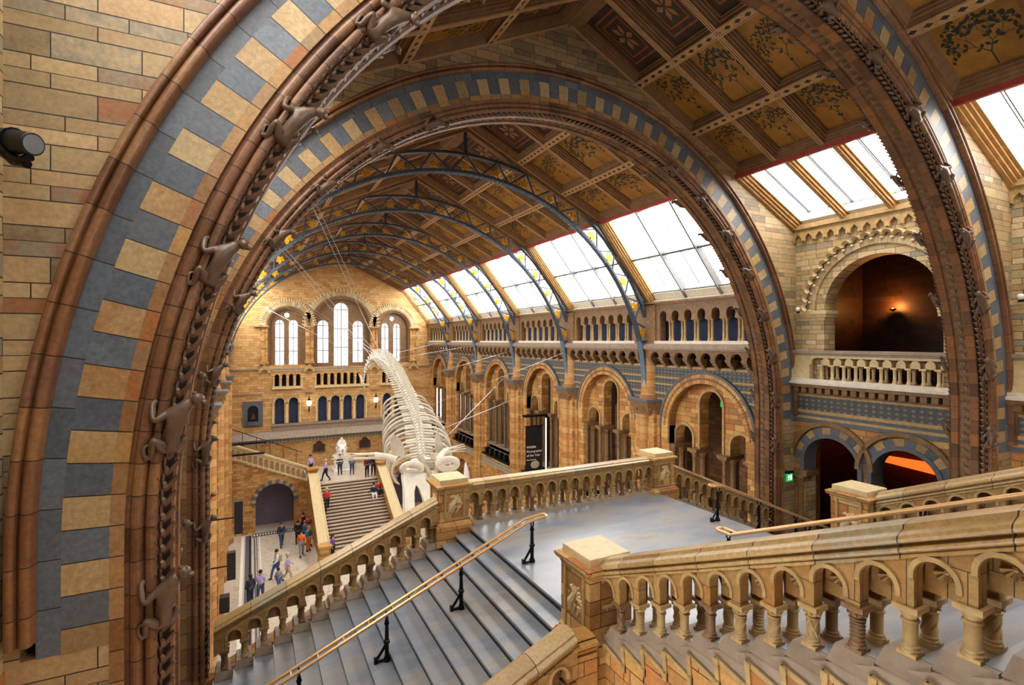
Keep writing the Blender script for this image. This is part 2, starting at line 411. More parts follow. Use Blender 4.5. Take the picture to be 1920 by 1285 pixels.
def monkeymesh():
    # local: z up the arch, x outwards from the opening, -y towards the viewer
    J = [(0, -.10, 0), (.01, -.17, .14), (0, -.19, .26), (-.04, -.20, .34), (-.09, -.22, .40),      # pelvis spine chest neck head
         (.07, -.15, .27), (.17, -.16, .20), (.16, -.07, .33), (.12, -.04, .37),                    # left arm
         (-.07, -.13, .26), (-.12, -.08, .16), (-.08, -.03, .24),                                   # right arm
         (.06, -.12, -.03), (.16, -.17, .06), (.12, -.08, -.10), (.17, -.06, -.13),                 # left leg
         (-.06, -.12, -.03), (-.10, -.17, .08), (-.09, -.07, -.09), (-.10, -.05, -.13),
         (.03, -.06, -.07), (.10, -.07, -.13), (.17, -.07, -.10), (.18, -.07, -.03), (.14, -.07, 0), (.12, -.07, -.04)]
    E_ = [(0, 1), (1, 2), (2, 3), (3, 4), (2, 5), (5, 6), (6, 7), (7, 8), (2, 9), (9, 10), (10, 11), (0, 12), (12, 13), (13, 14), (14, 15), (0, 16), (16, 17), (17, 18), (18, 19), (0, 20), (20, 21), (21, 22), (22, 23), (23, 24), (24, 25)]
    r = [.075, .075, .085, .05, .06, .04, .03, .025, .028, .04, .03, .028, .055, .038, .028, .024, .055, .038, .028, .024, .022, .02, .018, .016, .014, .01]
    return skin(J, E_, r, 1)
MK = monkeymesh()
mbm = MB(); mbm.ball((-.115, -.245, .405), .058, 10, 7, (1, 1, .95)); mbm.ball((-.15, -.285, .385), .03, 8, 5, (1.1, 1.2, .8)); mbm.ball((-.085, -.24, .455), .02, 6, 4); mbm.ball((-.06, -.225, .39), .018, 6, 4)
tmp = mbm.build('t', 'monkey'); MKH = tmp.data; D.objects.remove(tmp)
def monkeys(par, yy, zc, angs, rad, sc, back=False):
    for k, a in enumerate(angs):      # angle in degrees above the springing; negative means below; side sign: left <180
        side, dg = a
        an = pi - R(dg) if side < 0 else R(dg)
        if dg >= 0: rd = Vector((cos(an), 0, sin(an))); p = Vector((CX, yy, zc)) + rd * rad; tan = Vector((-sin(an), 0, cos(an))) * (1 if side > 0 else -1)
        else: rd = Vector((side, 0, 0)); p = Vector((CX + side * rad, yy, zc + R(dg) * rad)); tan = Vector((0, 0, 1))
        yd = Vector((0, -1 if back else 1, 0)); yd = (yd + rd * .55).normalized(); xd = yd.cross(tan).normalized()
        if xd.dot(rd) < 0: sx = -1
        else: sx = 1
        xd = xd * sx
        M = Matrix(((xd.x, yd.x, tan.x, p.x), (xd.y, yd.y, tan.y, p.y), (xd.z, yd.z, tan.z, p.z), (0, 0, 0, 1))) @ Matrix.Scale(sc * (1 + .05 * sin(k * 2.1)), 4)
        o = meshobj('monkey_carving', MK, 'monkey'); o.parent = par; o.matrix_parent_inverse = par.matrix_basis.inverted(); o.matrix_basis = M
        h = meshobj('head', MKH, 'monkey'); h.parent = o
def great_arch(i, label):
    y0, y1, zc, hr = AR[i]; r0 = 7.80 if i == 0 else 7.86; t = thing('great_arch', label, 'arch', (CX, y0, 7.2)); k = (hr - 8.8)
    ZB = 12.4 if i == 0 else 12.35; zbot = 7.2
    def strip(name, m, prof, zb): mb = MB(); archprofile(mb, zc, zb, prof); return mb.build(name, m, t, ang=25)
    def roll(rc, yc, rr, a0, a1, n=7): return [(rc + rr * cos(R(a0 + (a1 - a0) * j / n)), yc - rr * sin(R(a0 + (a1 - a0) * j / n))) for j in range(n + 1)]
    strip('hood_moulding', 'hood_seg', [(8.87 + k, y0 + .03), (8.87 + k, y0 - .10)] + roll(8.835 + k, y0 - .10, .03, 0, 180) + [(8.80 + k, y0 - .06)] + roll(8.745 + k, y0 - .07, .042, 20, 180) + [(8.69 + k, y0 - .01)], 12.55)
    strip('blue_border', 'grey_seg', [(8.70 + k, y0 - .004), (8.54 + k, y0 - .004)], ZB)
    strip('voussoir_band', 'stripe', [(8.54 + k, y0 - .006), (8.22 + k * .6, y0 - .006)], ZB)
    strip('stone_order', 'stone_seg', [(8.22 + k * .6, y0 - .006), (8.115 + k * .6, y0 - .006)], zbot)
    strip('roll_moulding', 'roll_seg', [(8.115 + k * .6, y0 - .004), (8.10, y0 + .03)] + roll(8.035, y0 + .03, .05, 0, 180) + [(7.975, y0 + .045)] + roll(7.93, y0 + .03, .042, 20, 200) + [(7.885, y0 + .06)], zbot)
    strip('shaded_hollow', 'shaded_hollow', [(7.885, y0 + .06), (r0 + .085, y0 + .13), (r0 + .02, y0 + .175), (r0, y0 + .19)], zbot)
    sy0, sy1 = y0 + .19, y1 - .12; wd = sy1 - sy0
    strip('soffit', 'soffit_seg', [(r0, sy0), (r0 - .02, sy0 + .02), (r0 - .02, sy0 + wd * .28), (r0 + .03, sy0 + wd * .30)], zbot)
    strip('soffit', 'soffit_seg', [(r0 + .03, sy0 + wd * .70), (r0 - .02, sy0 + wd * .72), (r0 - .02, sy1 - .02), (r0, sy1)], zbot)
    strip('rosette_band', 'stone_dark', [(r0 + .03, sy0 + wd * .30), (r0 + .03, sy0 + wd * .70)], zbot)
    strip('back_moulding', 'roll_seg', [(r0, sy1), (r0 + .06, sy1 + .02)] + roll(r0 + .11, sy1 + .05, .04, 180, 0) + [(r0 + .25, y1), (hr, y1)], zbot)
    # rosettes on the soffit
    mb = MB(); n = int((pi * r0 + 2 * (zc - zbot)) / .19)
    for q in range(n):
        s = (q + .5) / n * (pi * r0 + 2 * (zc - zbot)); L = zc - zbot; ym = (sy0 + sy1) / 2
        if s < L: p = (CX - r0 + .0, ym, zbot + s); rd = (-1, 0, 0)
        elif s > L + pi * r0: p = (CX + r0, ym, zc - (s - L - pi * r0)); rd = (1, 0, 0)
        else: a = pi - (s - L) / r0; rd = (cos(a), 0, sin(a)); p = (CX + r0 * cos(a), ym, zc + r0 * sin(a))
        rd = Vector(rd); p = Vector(p) + rd * .02; tn = rd.cross(Vector((0, 1, 0)))
        for e in range(5):
            a = 2 * pi * e / 5; d = (tn * cos(a) + Vector((0, 1, 0)) * sin(a)); c = p + d * .045
            u = d * .04; v_ = d.cross(rd) * .028
            mb.poly([c - u, c + v_ - rd * .02, c + u - rd * .03, c - v_ - rd * .02])
        mb.box(p - Vector((.018,) * 3), p + Vector((.018,) * 3))
    mb.build('rosettes', 'chain', t)
    mb = MB(); chain(mb, zc, zbot, r0 + .075, y0 + .115, .142, 1.25 if i == 0 else 1.2, 1); mb.build('foliage_chain', 'chain', t, recalc=False)
    mb = MB(); chain(mb, zc, zbot, r0 + .04, y1 - .10, .10, .6, -1); mb.build('foliage_chain', 'chain', t, recalc=False)
    if i == 0: st, da = -4.9, 11.35
    else: st, da = -9.8, 10.3
    angs = [(-1, st + da * q) for q in range(8)] + [(1, st + .8 + da * q) for q in range(8)]
    monkeys(t, y0 + .12, zc, angs, r0 + .09, 1.0 if i == 0 else .95)
    monkeys(t, y1 - .10, zc, [(-1, st + 2 + da * q) for q in range(7)] + [(1, st + 2 + da * q) for q in range(8)], r0 + .10, .72, True)
    # wall above and beside the arch
    mb = MB(); TZ = lambda x: 22.95 - .48 * abs(x - CX)
    dx = 10.2
    out = [(CX - dx, 7.2), (CX - dx, 19.0)] + [(CX - 8.9, TZ(CX - 8.9)), (CX - 6.1, TZ(CX - 6.1) + .02), (CX, TZ(CX) + .25), (CX + 6.1, TZ(CX + 6.1) + .02), (CX + 8.9, TZ(CX + 8.9))] + [(CX + dx, 19.0), (CX + dx, 7.2), (CX + 8.115 + k * .6, 7.2), (CX + 8.115 + k * .6, ZB), (CX + hr, ZB)] + arc(CX, zc, hr, 0, pi, 72) + [(CX - hr, ZB), (CX - 8.115 - k * .6, ZB), (CX - 8.115 - k * .6, 7.2)]
    mb.plate(out, [], lambda a, b, t_: (a, t_, b), y0, y1)
    wl = mb.build('wall_arch', 'buff_near'); struct(wl, 'buff block cross wall pierced by the %s great arch' % ('nearer' if i == 0 else 'farther'), 'wall')
    return t
great_arch(0, 'nearest great round arch banded in grey and buff blocks, with climbing monkey carvings')
great_arch(1, 'second great arch beyond the landing, framing the nave and its iron trusses')
# ------------------------------------------------------------ coffered ceiling with painted panels
SL = sqrt(1 + .48 * .48)
def RP(dx, y, n=0.0): return (CX + dx + n * .48 / SL, y, 22.95 - .48 * dx + n / SL)
def branch(out, p, a, L, w, dep, rnd, leaf):
    q = (p[0] + cos(a) * L, p[1] + sin(a) * L); nx, ny = -sin(a) * w, cos(a) * w
    out.append(('b', [(p[0] - nx, p[1] - ny), (p[0] + nx, p[1] + ny), (q[0] + nx * .7, q[1] + ny * .7), (q[0] - nx * .7, q[1] - ny * .7)]))
    if dep <= 1 or rnd.random() < .6:
        for s in (-1, 1):
            b = a + s * rnd.uniform(.6, 1.1); l = leaf * rnd.uniform(.8, 1.2); m = (p[0] + cos(a) * L * .6, p[1] + sin(a) * L * .6) if dep else q
            c = (m[0] + cos(b) * l, m[1] + sin(b) * l); h = (m[0] + cos(b) * l * .5, m[1] + sin(b) * l * .5); k = l * .28
            out.append(('l', [m, (h[0] + sin(b) * k, h[1] - cos(b) * k), c, (h[0] - sin(b) * k, h[1] + cos(b) * k)]))
    if dep == 0:
        out.append(('f', [(q[0] + .016 * cos(t), q[1] + .016 * sin(t)) for t in (0, 1.26, 2.51, 3.77, 5.03)])); return
    for s in (-1, 1): branch(out, q, a + s * rnd.uniform(.3, .75), L * rnd.uniform(.7, .88), w * .7, dep - 1, rnd, leaf)
def panelmesh(seed, kind):
    rnd = random.Random(seed); mb = MB(); mb.poly([(-.5, -.5, 0), (.5, -.5, 0), (.5, .5, 0), (-.5, .5, 0)]); out = []
    if kind == 'tree':
        branch(out, (0, -.48), pi / 2, .24, .012, 5, rnd, rnd.choice((.085, .1, .07)))
    else:
        for s in (.4, .3):
            for k in range(4):
                a = k * pi / 2; c, sn = cos(a), sin(a); out.append(('f', [(x * c - y * sn, x * sn + y * c) for x, y in ((-s, s), (s, s), (s - .03, s - .03), (-s + .03, s - .03))]))
        for k in range(6):
            a = k * pi / 3; out.append(('m', [(cos(a) * .03, sin(a) * .03), (cos(a + .35) * .15, sin(a + .35) * .15), (cos(a) * .24, sin(a) * .24), (cos(a - .35) * .15, sin(a - .35) * .15)]))
    z = -.001
    for k, pts in out:
        if any(abs(x) > .485 or abs(y) > .49 for x, y in pts): continue
        z -= .00002; mb.m = {'b': 1, 'l': 1, 'f': 2, 'm': 3}[k]; mb.poly([(x, y, z) for x, y in pts])
    o = mb.build('p', ['panel_gold' if kind == 'tree' else 'panel_dark', 'leaf_paint', 'fruit_paint', 'motif_paint'], smooth=False, recalc=False); me = o.data; D.objects.remove(o); return me
PT = [panelmesh(s, 'tree') for s in (3, 11, 24, 35, 46)]; PK = [panelmesh(2, 'dark')]
ROWS = [.1, 2.2, 4.2, 6.02]
def ceiling(y0, y1, label, ncol=3):
    mb = MB(); t = None; cw = (y1 - y0) / ncol; pans = []
    steps = [(0, 0), (.07, 0), (.085, .045), (.13, .055), (.145, .1), (.19, .11), (.20, .16), (.235, .165), (.245, .24)]
    for r in range(3):
        for c in range(ncol):
            a0, a1, b0, b1 = ROWS[r], ROWS[r + 1], y0 + c * cw, y0 + (c + 1) * cw; prev = None
            for ins, dep in steps:
                i2 = ins * (.8 if cw < 1.5 else 1)
                cur = [RP(a0 + i2, b0 + i2, dep), RP(a1 - i2, b0 + i2, dep), RP(a1 - i2, b1 - i2, dep), RP(a0 + i2, b1 - i2, dep)]
                if prev:
                    for k in range(4): mb.poly([prev[k], prev[(k + 1) % 4], cur[(k + 1) % 4], cur[k]])
                prev = cur
            i2 = .245 * (.8 if cw < 1.5 else 1); pans.append((r, (a0 + a1) / 2, (b0 + b1) / 2, a1 - a0 - 2 * i2, b1 - b0 - 2 * i2))
    mb.poly([RP(0, y0), RP(.1, y0), RP(.1, y1), RP(0, y1)])
    o = mb.build('ceiling', 'rib_wood', smooth=False, recalc=False); struct(o, label, 'ceiling')
    for r, a, b, wa, wb in pans:
        q = D.objects.new('painted_panel', PK[0] if r == 0 else random.choice(PT)); COL.objects.link(q)
        X = Vector((0, 1, 0)); Y = Vector((-1, 0, .48)).normalized(); Z = Vector((.48, 0, 1)).normalized(); p = Vector(RP(a, b, .238))
        q.matrix_basis = Matrix(((X.x * wb, Y.x * wa * SL, Z.x, p.x), (X.y * wb, Y.y * wa * SL, Z.y, p.y), (X.z * wb, Y.z * wa * SL, Z.z, p.z), (0, 0, 0, 1)))
        q.parent = o
    for r in (1, 2):
        mb = MB(); mb.poly([RP(ROWS[r] - .075, y0, -.02), RP(ROWS[r] + .075, y0, -.02), RP(ROWS[r] + .075, y1, -.02), RP(ROWS[r] - .075, y1, -.02)], [(y0, 0), (y0, .13), (y1, .13), (y1, 0)])
        mb.build('roped_purlin', 'rope', o, smooth=False); mb = MB()
        for s in (-1, 1): mb.bar(RP(ROWS[r] + s * .09, y0, -.012), RP(ROWS[r] + s * .09, y1, -.012), .03, .035)
        mb.build('purlin_moulding', 'rib_light', o, smooth=False)
    for c in range(0, ncol + 1):
        yy = y0 + c * cw; mb = MB()
        for s in (-1, 0, 1): mb.bar(RP(.05, yy + s * .05, -.015), RP(6.0, yy + s * .05, -.015), .025, .03)
        mb.build('rib', 'rib_light', o, smooth=False)
    mb = MB(); mb.bar(RP(6.06, y0, .02), RP(6.06, y1, .02), .1, .26); mb.build('red_edge_beam', 'red_trim', o, smooth=False)
    mb = MB(); mb.poly([RP(0, y0 - .2, .34), RP(6.2, y0 - .2, .34), RP(6.2, y1 + .2, .34), RP(0, y1 + .2, .34)]); mb.build('roof_boarding', 'dark', o, smooth=False)
    dup(o, mirror=True, label=label.replace('right', 'left'))
WN = [0]
def skylight(y0, y1, bottom, label, nl=3, transom=True, edge=.3):
    (d0, z0), (d1, z1) = (6.10, 20.02), bottom
    L = hypot(d1 - d0, z1 - z0); ux, uz = (d1 - d0) / L, (z1 - z0) / L; nx, nz = -uz, ux
    def P(q, y, n): return (CX + d0 + ux * q + nx * n, y, z0 + uz * q + nz * n)
    WN[0] += 1; t = thing('window_%d' % WN[0], label, 'window', P(L / 2, (y0 + y1) / 2, 0), kind='structure')
    mb = MB()
    def bx(m, q0, q1, ya, yb, n0, n1):
        m.hexa([P(q0, ya, n0), P(q1, ya, n0), P(q1, yb, n0), P(q0, yb, n0), P(q0, ya, n1), P(q1, ya, n1), P(q1, yb, n1), P(q0, yb, n1)])
    for ya, s in ((y0, 1), (y1, -1)):          # stepped side frames
        for k, (wd, n0) in enumerate(((.10, -.10), (.17, -.04), (.24, .03), (edge, .10))):
            a, b = sorted((ya, ya + s * wd)); bx(mb, 0, L, a, b, n0, .238)
    mb.build('frame', 'frame_wood', t, smooth=False)
    mb = MB(); sl = .42 if transom else .25
    bx(mb, L - sl, L + .05, y0, y1, .10, .16); bx(mb, L - .1, L + .04, y0, y1, -.05, .12); bx(mb, 0, .1, y0, y1, .0, .3); mb.build('sill', 'frame_white', t, smooth=False)
    g0, g1 = y0 + edge, y1 - edge; lw = (g1 - g0) / nl
    for k in range(1, nl):
        yy = g0 + k * lw; mb = MB()
        if transom: bx(mb, 0, L - .05, yy - .035, yy + .035, .02, .30)
        else:
            for wd, n0 in ((.05, -.06), (.10, 0.0), (.15, .08)): bx(mb, 0, L - .05, yy - wd, yy + wd, n0, .30)
        mb.build('mullion', 'frame_grey' if transom else 'frame_wood', t, smooth=False)
    if transom: mb = MB(); bx(mb, L * .48, L * .48 + .09, g0, g1, .10, .30); mb.build('transom', 'frame_grey', t, smooth=False)
    for k in range(nl):
        a, b = g0 + k * lw, g0 + (k + 1) * lw; m_ = (a + b) / 2; mb = MB()
        if transom: bx(mb, .1, L * .47, m_ - .012, m_ + .012, .18, .24); bx(mb, L * .51, L - .62, m_ - .012, m_ + .012, .18, .24); bx(mb, L - sl - .06, L - sl, a, b, .14, .22)
        else:
            bx(mb, .1, L - .45, b - .42, b - .395, .20, .26); bx(mb, .1, L - .45, b - .36, b - .34, .20, .26); bx(mb, L - .47, L - .44, a + .3, b - .1, .20, .26); bx(mb, .1, L - .45, a + .29, a + .31, .2, .26)
        mb.build('glazing_bar', 'frame_grey', t, smooth=False)
    mb = MB(); mb.poly([P(.0, g0, .24), P(L - .1, g0, .24), P(L - .1, g1, .24), P(0, g1, .24)]); mb.build('pane', 'glass', t, smooth=False)
    dup(t, mirror=True, label=label.replace('right', 'left')).name = 'window_%d' % (WN[0] + 20)
    for s in (1, -1):
        M = P(L / 2, (y0 + y1) / 2, .5); ang = atan2(nz, nx)     # outward normal
        n = Vector((nx * s, 0, nz)); X = Vector((0, 1, 0)); Z = n; Y = Z.cross(X); o = portal((0, 0, 0), (0, 0, 0), y1 - y0, L + .2)
        px = M[0] if s > 0 else 2 * CX - M[0]
        o.matrix_basis = Matrix(((X.x, Y.x, Z.x, px), (X.y, Y.y, Z.y, M[1]), (X.z, Y.z, Z.z, M[2]), (0, 0, 0, 1)))
TY = [17.9 + 6.4 * k for k in range(5)]; BAYS = [(11.75, 17.9)] + [(a, a + 6.4) for a in TY]; BAYS[-1] = (43.5, 49.9)
ORD = ['nearest the second great arch', 'second along the nave', 'third along the nave', 'fourth along the nave', 'fifth along the nave', 'against the far gable wall']
for k, (a, b) in enumerate(BAYS):
    ceiling(a + (.0 if k == 0 else .12), b - .12 if k < 5 else b, 'right slope of the coffered nave ceiling with gilded plant panels, ' + ORD[k])
    skylight(a + (.0 if k == 0 else .16), b - .16 if k < 5 else b, (8.86, 16.66), 'right nave skylight, ' + ORD[k])
    if k: mb = MB(); mb.bar(RP(0, a, .0), RP(6.1, a, .0), .26, .3); mb.bar(RP(6.0, a, .05), (CX + 8.9, a, 16.7), .36, .34); r = mb.build('roof_rib', 'stone_dark', smooth=False); struct(r, 'brown rafter over a truss on the right slope', 'rafter'); dup(r, mirror=True, label='brown rafter over a truss on the left slope')
ceiling(6.86, 10.9, 'right slope of the coffered ceiling between the two great arches')
mb = MB(); mb.poly([RP(0, 6.3, 0), RP(6.1, 6.3, 0), RP(6.1, 6.86, 0), RP(0, 6.86, 0)]); o = mb.build('ceiling', 'rib_wood'); struct(o, 'plain ceiling strip behind the nearest great arch', 'ceiling'); dup(o, mirror=True)
skylight(6.35, 10.9, (8.86, 18.66), 'right skylight between the two great arches', 3, False, .31)
ceiling(0.3, 5.5, 'right slope of the coffered ceiling above the viewer, this side of the nearest arch')
skylight(.3, 5.5, (8.86, 18.66), 'right skylight this side of the nearest great arch', 3, False, .31)
ceiling(-4.9, .3, 'right slope of the coffered ceiling behind the viewer')
mb = MB(); mb.poly([RP(6.0, -6, 0), RP(9.2, -6, 0), RP(9.2, .3, 0), RP(6.0, .3, 0)]); o = mb.build('ceiling', 'rib_wood'); struct(o, 'added closed roof slope blocking sky light behind the viewer, right side', 'ceiling'); dup(o, mirror=True, label='added closed roof slope blocking sky light behind the viewer, left side')  # unseen roof added in place of a skylight to dim the near bay

# ------------------------------------------------------------ iron trusses
def leafcluster():
    mb = MB()
    for k, a in enumerate((0, 50, -50, 105, -105)):
        a = R(a + 90); L = .26 if k == 0 else .22 if k < 3 else .16; c, s = cos(a), sin(a); w_ = L * .3
        pts = [(0, 0), (L * .45, w_), (L * .75, w_ * .9), (L, 0), (L * .75, -w_ * .9), (L * .45, -w_)]
        P3 = [(x * c - y * s, 0, x * s + y * c - .1) for x, y in pts]
        f = [mb.av((x, -.02, z)) for x, _, z in P3]; b = [mb.av((x, .02, z)) for x, _, z in P3]; mb.af(f[::-1]); mb.af(b)
        for i in range(6): mb.af([f[i], f[(i + 1) % 6], b[(i + 1) % 6], b[i]])
    mb.ball((0, 0, -.1), .05, 8, 5); o = mb.build('l', 'gilt', smooth=False); me = o.data; D.objects.remove(o); return me
LC = leafcluster(); ZT = 12.6; RI, RO = 8.66, 9.33
def truss(T, label):
    t = thing('roof_truss', label, 'truss', (CX, T, 12.42), 'iron roof trusses')
    Pt = lambda r, a, y=T: (CX + r * cos(a), y, ZT + r * sin(a))
    def chord(name, r, w_, hgt, mats):
        mb = MB(); n = 72; rows = []
        for i in range(n + 1):
            a = pi - pi * i / n
            rows.append([Pt(r - hgt / 2, a, T - w_ / 2), Pt(r - hgt / 2, a, T + w_ / 2), Pt(r + hgt / 2, a, T + w_ / 2), Pt(r + hgt / 2, a, T - w_ / 2)])
        mb.rings(rows); mb.m = 0; return mb.build(name, mats, t, ang=20)
    chord('bottom_chord', RI, .26, .09, 'iron'); chord('top_chord', RO, .22, .10, 'iron')
    mb = MB(); n = 150
    for i in range(n): a = R(42) + R(96) * i / n; mb.box(Vector(Pt(RI - .065, a)) - Vector((.018, .13, .018)), Vector(Pt(RI - .065, a)) + Vector((.018, .13, .018)))
    mb.build('rivet_row', 'iron_lit', t, smooth=False)
    NV = 19; a0 = R(14)
    for k in range(NV):
        f = lambda q: a0 + (pi - 2 * a0) * q / NV
        mb = MB(); mb.bar(Pt(RI, f(k)), Pt(RO, f(k + .5)), .055, .07, (0, 1, 0)); mb.build('lattice_bar', 'iron', t, smooth=False)
        mb = MB(); mb.bar(Pt(RO, f(k + .5)), Pt(RI, f(k + 1)), .055, .07, (0, 1, 0)); mb.build('lattice_bar', 'iron', t, smooth=False)
        a = f(k + .5); o = D.objects.new('gilded_leaf', LC); COL.objects.link(o); o.parent = t; o.matrix_parent_inverse = t.matrix_basis.inverted()
        c = Vector(Pt(RI + .27, a, T - .02)); o.matrix_basis = Matrix.Translation(c) @ Matrix.Rotation(pi / 2 - a + pi, 4, 'Y') @ Matrix.Diagonal(((1.25, 1, 1.25, 1) if abs(k - 9) > 4 else (.85, 1, .85, 1))) @ Matrix.Rotation(pi, 4, 'Y')
    mb = MB(); mb.box((CX - .05, T - .05, ZT + RO), (CX + .05, T + .05, 22.9)); mb.build('king_post', 'iron', t, smooth=False)
    for s in (-1, 1):
        X = lambda d: CX + s * d
        mb = MB(); a = [(8.50, 12.42), (8.92, 12.42), (8.92, 15.0), (8.22, 15.0)]
        b = arc(0, ZT, RI - .02, 0, R(16), 8)
        outl = [(8.92, 12.42), (8.92, 15.02)] + [(p[0], p[1]) for p in b[::-1]] + [(RI - .02, 12.42)]
        mb.plate(outl, [], lambda p, q, tt: (X(p), tt, q), T - .05, T + .05)
        outl2 = [(p[0] - .03, p[1]) for p in b] ; mb.rings([[(X(p[0] - .04), T - .14, p[1]), (X(p[0] - .04), T + .14, p[1]), (X(p[0] + .03), T + .14, p[1]), (X(p[0] + .03), T - .14, p[1])] for p in [(RI, 12.42)] + b])
        mb.box((min(X(8.86), X(8.96)), T - .14, 12.42), (max(X(8.86), X(8.96)), T + .14, 16.6)); mb.box((min(X(8.3), X(8.98)), T - .16, 15.0), (max(X(8.3), X(8.98)), T + .16, 15.06))
        mb.bar((X(8.92), T, 16.6), Pt(RO, R(28) if s > 0 else pi - R(28)), .12, .12, (0, 1, 0))
        mb.build('foot_plate', 'iron_lit', t, ang=20)
        mb = MB()
        for i in range(22):
            for j in range(2):
                z = 12.55 + i * .11; mb.ball((X(8.74 + .1 * j), T - .055, z), .016, 6, 4)
        mb.build('rivets', 'steel', t)
        mb = MB(); mb.tube([(X(8.33), T, 15.15), (X(8.6), T, 15.28), (X(8.87), T, 15.1)], .035, 6); mb.build('bracket', 'iron_lit', t); mb = MB(); mb.bar((X(8.3), T, 15.1), (X(8.86), T, 15.75), .05, .05, (0, 1, 0)); mb.build('brace', 'iron_lit', t)
    return t
TL = ['arched iron roof truss nearest the second great arch', 'second arched iron roof truss beyond the great arches', 'middle one of the five arched iron roof trusses', 'fourth arched iron roof truss, between the middle one and the farthest', 'farthest arched iron roof truss, next to the gable wall windows']
for T, l in zip(TY, TL): truss(T, l)
# ------------------------------------------------------------ nave side walls
W = 8.9
def MW(dx=W): return lambda a, b, t: (CX + dx + t, a, b)
def shaft(mb, c, r, z0, z1, cap=.28, base=.16, band=None, n=10):
    x, y = c; h = z1 - z0
    pr = [(r * 1.5, z0), (r * 1.5, z0 + base * .3), (r * 1.3, z0 + base * .45), (r * 1.4, z0 + base * .7), (r, z0 + base)]
    if band: pr += [(r, band - .05), (r * 1.25, band - .03), (r * 1.25, band + .03), (r, band + .05)]
    pr += [(r, z1 - cap), (r * 1.2, z1 - cap + .02), (r, z1 - cap + .04), (r * 1.15, z1 - cap * .6), (r * 1.6, z1 - .05)]
    mb.lathe((x, y, 0), pr, n); mb.box((x - r * 1.75, y - r * 1.75, z1 - .05), (x + r * 1.75, y + r * 1.75, z1))
def nave_bay(yc, label):
    t = thing('wall_right', label, 'wall', (CX + W, yc, 0), kind='structure'); h = 3.2
    def nb(name, m, fn, **k): mb = MB(); fn(mb); return mb.build(name, m, t, **k)
    def f(mb): mb.plate([(yc - h, 6.5), (yc - h, 13.95), (yc + h, 13.95), (yc + h, 6.5)] + [(yc + 1.95, 6.5)] + arc(yc, 11.35, 1.95, 0, pi, 32) + [(yc - 1.95, 6.5)], [], MW(), 0, .35)
    nb('wall_panel', 'gold_brick', f)
    def f(mb): mb.plate([(yc - h, 12.5), (yc - h, 13.93), (yc + h, 13.93), (yc + h, 12.5), (yc + 2.14, 12.5)] + arc(yc, 11.35, 2.43, R(28.2), R(151.8), 24) + [(yc - 2.14, 12.5)], [], MW(), -.03, .01)
    nb('diaper_band', 'diaper_grey', f)
    def f(mb):
        for z in (12.72, 13.12, 13.42, 13.88):
            q = sqrt(max(0, 2.45 ** 2 - (z - 11.35) ** 2)) if z < 13.79 else 0
            for a, b in ((yc - h, yc - q), (yc + q, yc + h)): mb.box((CX + W - .05, a, z - .035), (CX + W, b, z + .035))
    nb('string_bands', 'stone', f, smooth=False)
    def f(mb): ringstrip(mb, yc, 11.35, 1.95, 2.33, 10.6, MW(), -.10, .35, 32)
    nb('arch_ring', 'ring_seg', f)
    def f(mb):
        for k in range(60):
            a = pi * (k + .5) / 60; mb.ball((CX + W - .1, yc + 2.14 * cos(a), 11.35 + 2.14 * sin(a)), .055, 6, 4, (.6, 1, 1))
    nb('carved_flowers', 'stone_dark', f)
    def f(mb): ringstrip(mb, yc, 11.35, 2.33, 2.43, 11.3, MW(), -.14, 0, 32)
    nb('hood_moulding', 'slate', f)
    c1, r1, c2, r2, zi = 0, .56, 1.42, .47, 10.55
    def f(mb):
        o = [(yc - 1.95, zi)] + [(yc - 1.95, 11.35)] + arc(yc, 11.35, 1.95, pi, 0, 32) + [(yc + 1.95, zi)]
        for c, r, zs in ((c2, r2, 10.98), (0, r1, 12.42), (-c2, r2, 10.98)): o += [(yc + c + r, zi)] + arc(yc + c, zs, r, 0, pi, 14) + [(yc + c - r, zi)]
        mb.plate(o, [], MW(), .35, .8)
    nb('tympanum', 'gold_brick', f)
    def f(mb):
        for c, r, zs in ((c2, r2, 10.98), (0, r1, 12.42), (-c2, r2, 10.98)): ringstrip(mb, yc + c, zs, r, r + .09, zi, MW(), .29, .36, 14)
    nb('lancet_moulding', 'stone', f)
    for c in (-1.93, -.75, .75, 1.93):
        mb = MB()
        for tt, dy, r in ((.22, 0, .085), (.55, -.1, .12), (.55, .1, .12), (.9, 0, .085)): shaft(mb, (CX + W + tt, yc + c + dy), r, 7.3, zi - .1, band=8.9, n=8)
        mb.box((CX + W + .05, yc + c - .24, zi - .1), (CX + W + 1.02, yc + c + .24, zi + .03)); mb.build('shaft_cluster', 'stone_dark', t)
    def f(mb):
        mb.box((CX + W + .3, yc - 1.95, 6.5), (CX + W + .6, yc + 1.95, 7.3)); mb.box((CX + W - .1, yc - 1.95, 7.3), (CX + W + 1.1, yc + 1.95, 7.34))
    nb('parapet', 'ledge', f, smooth=False)
    def f(mb): mb.box((CX + W - .3, yc - 2.2, 6.42), (CX + W + .3, yc + 2.2, 6.56)); [mb.box((CX + W - .2, yc - 1.6 + k * .8, 6.56), (CX + W + .1, yc - 1.3 + k * .8, 6.95)) for k in range(5)]
    nb('display_ledge', 'black_iron', f, smooth=False)
    # corbel table, ledges
    P = .70; n = 8; s0 = yc - P * n / 2
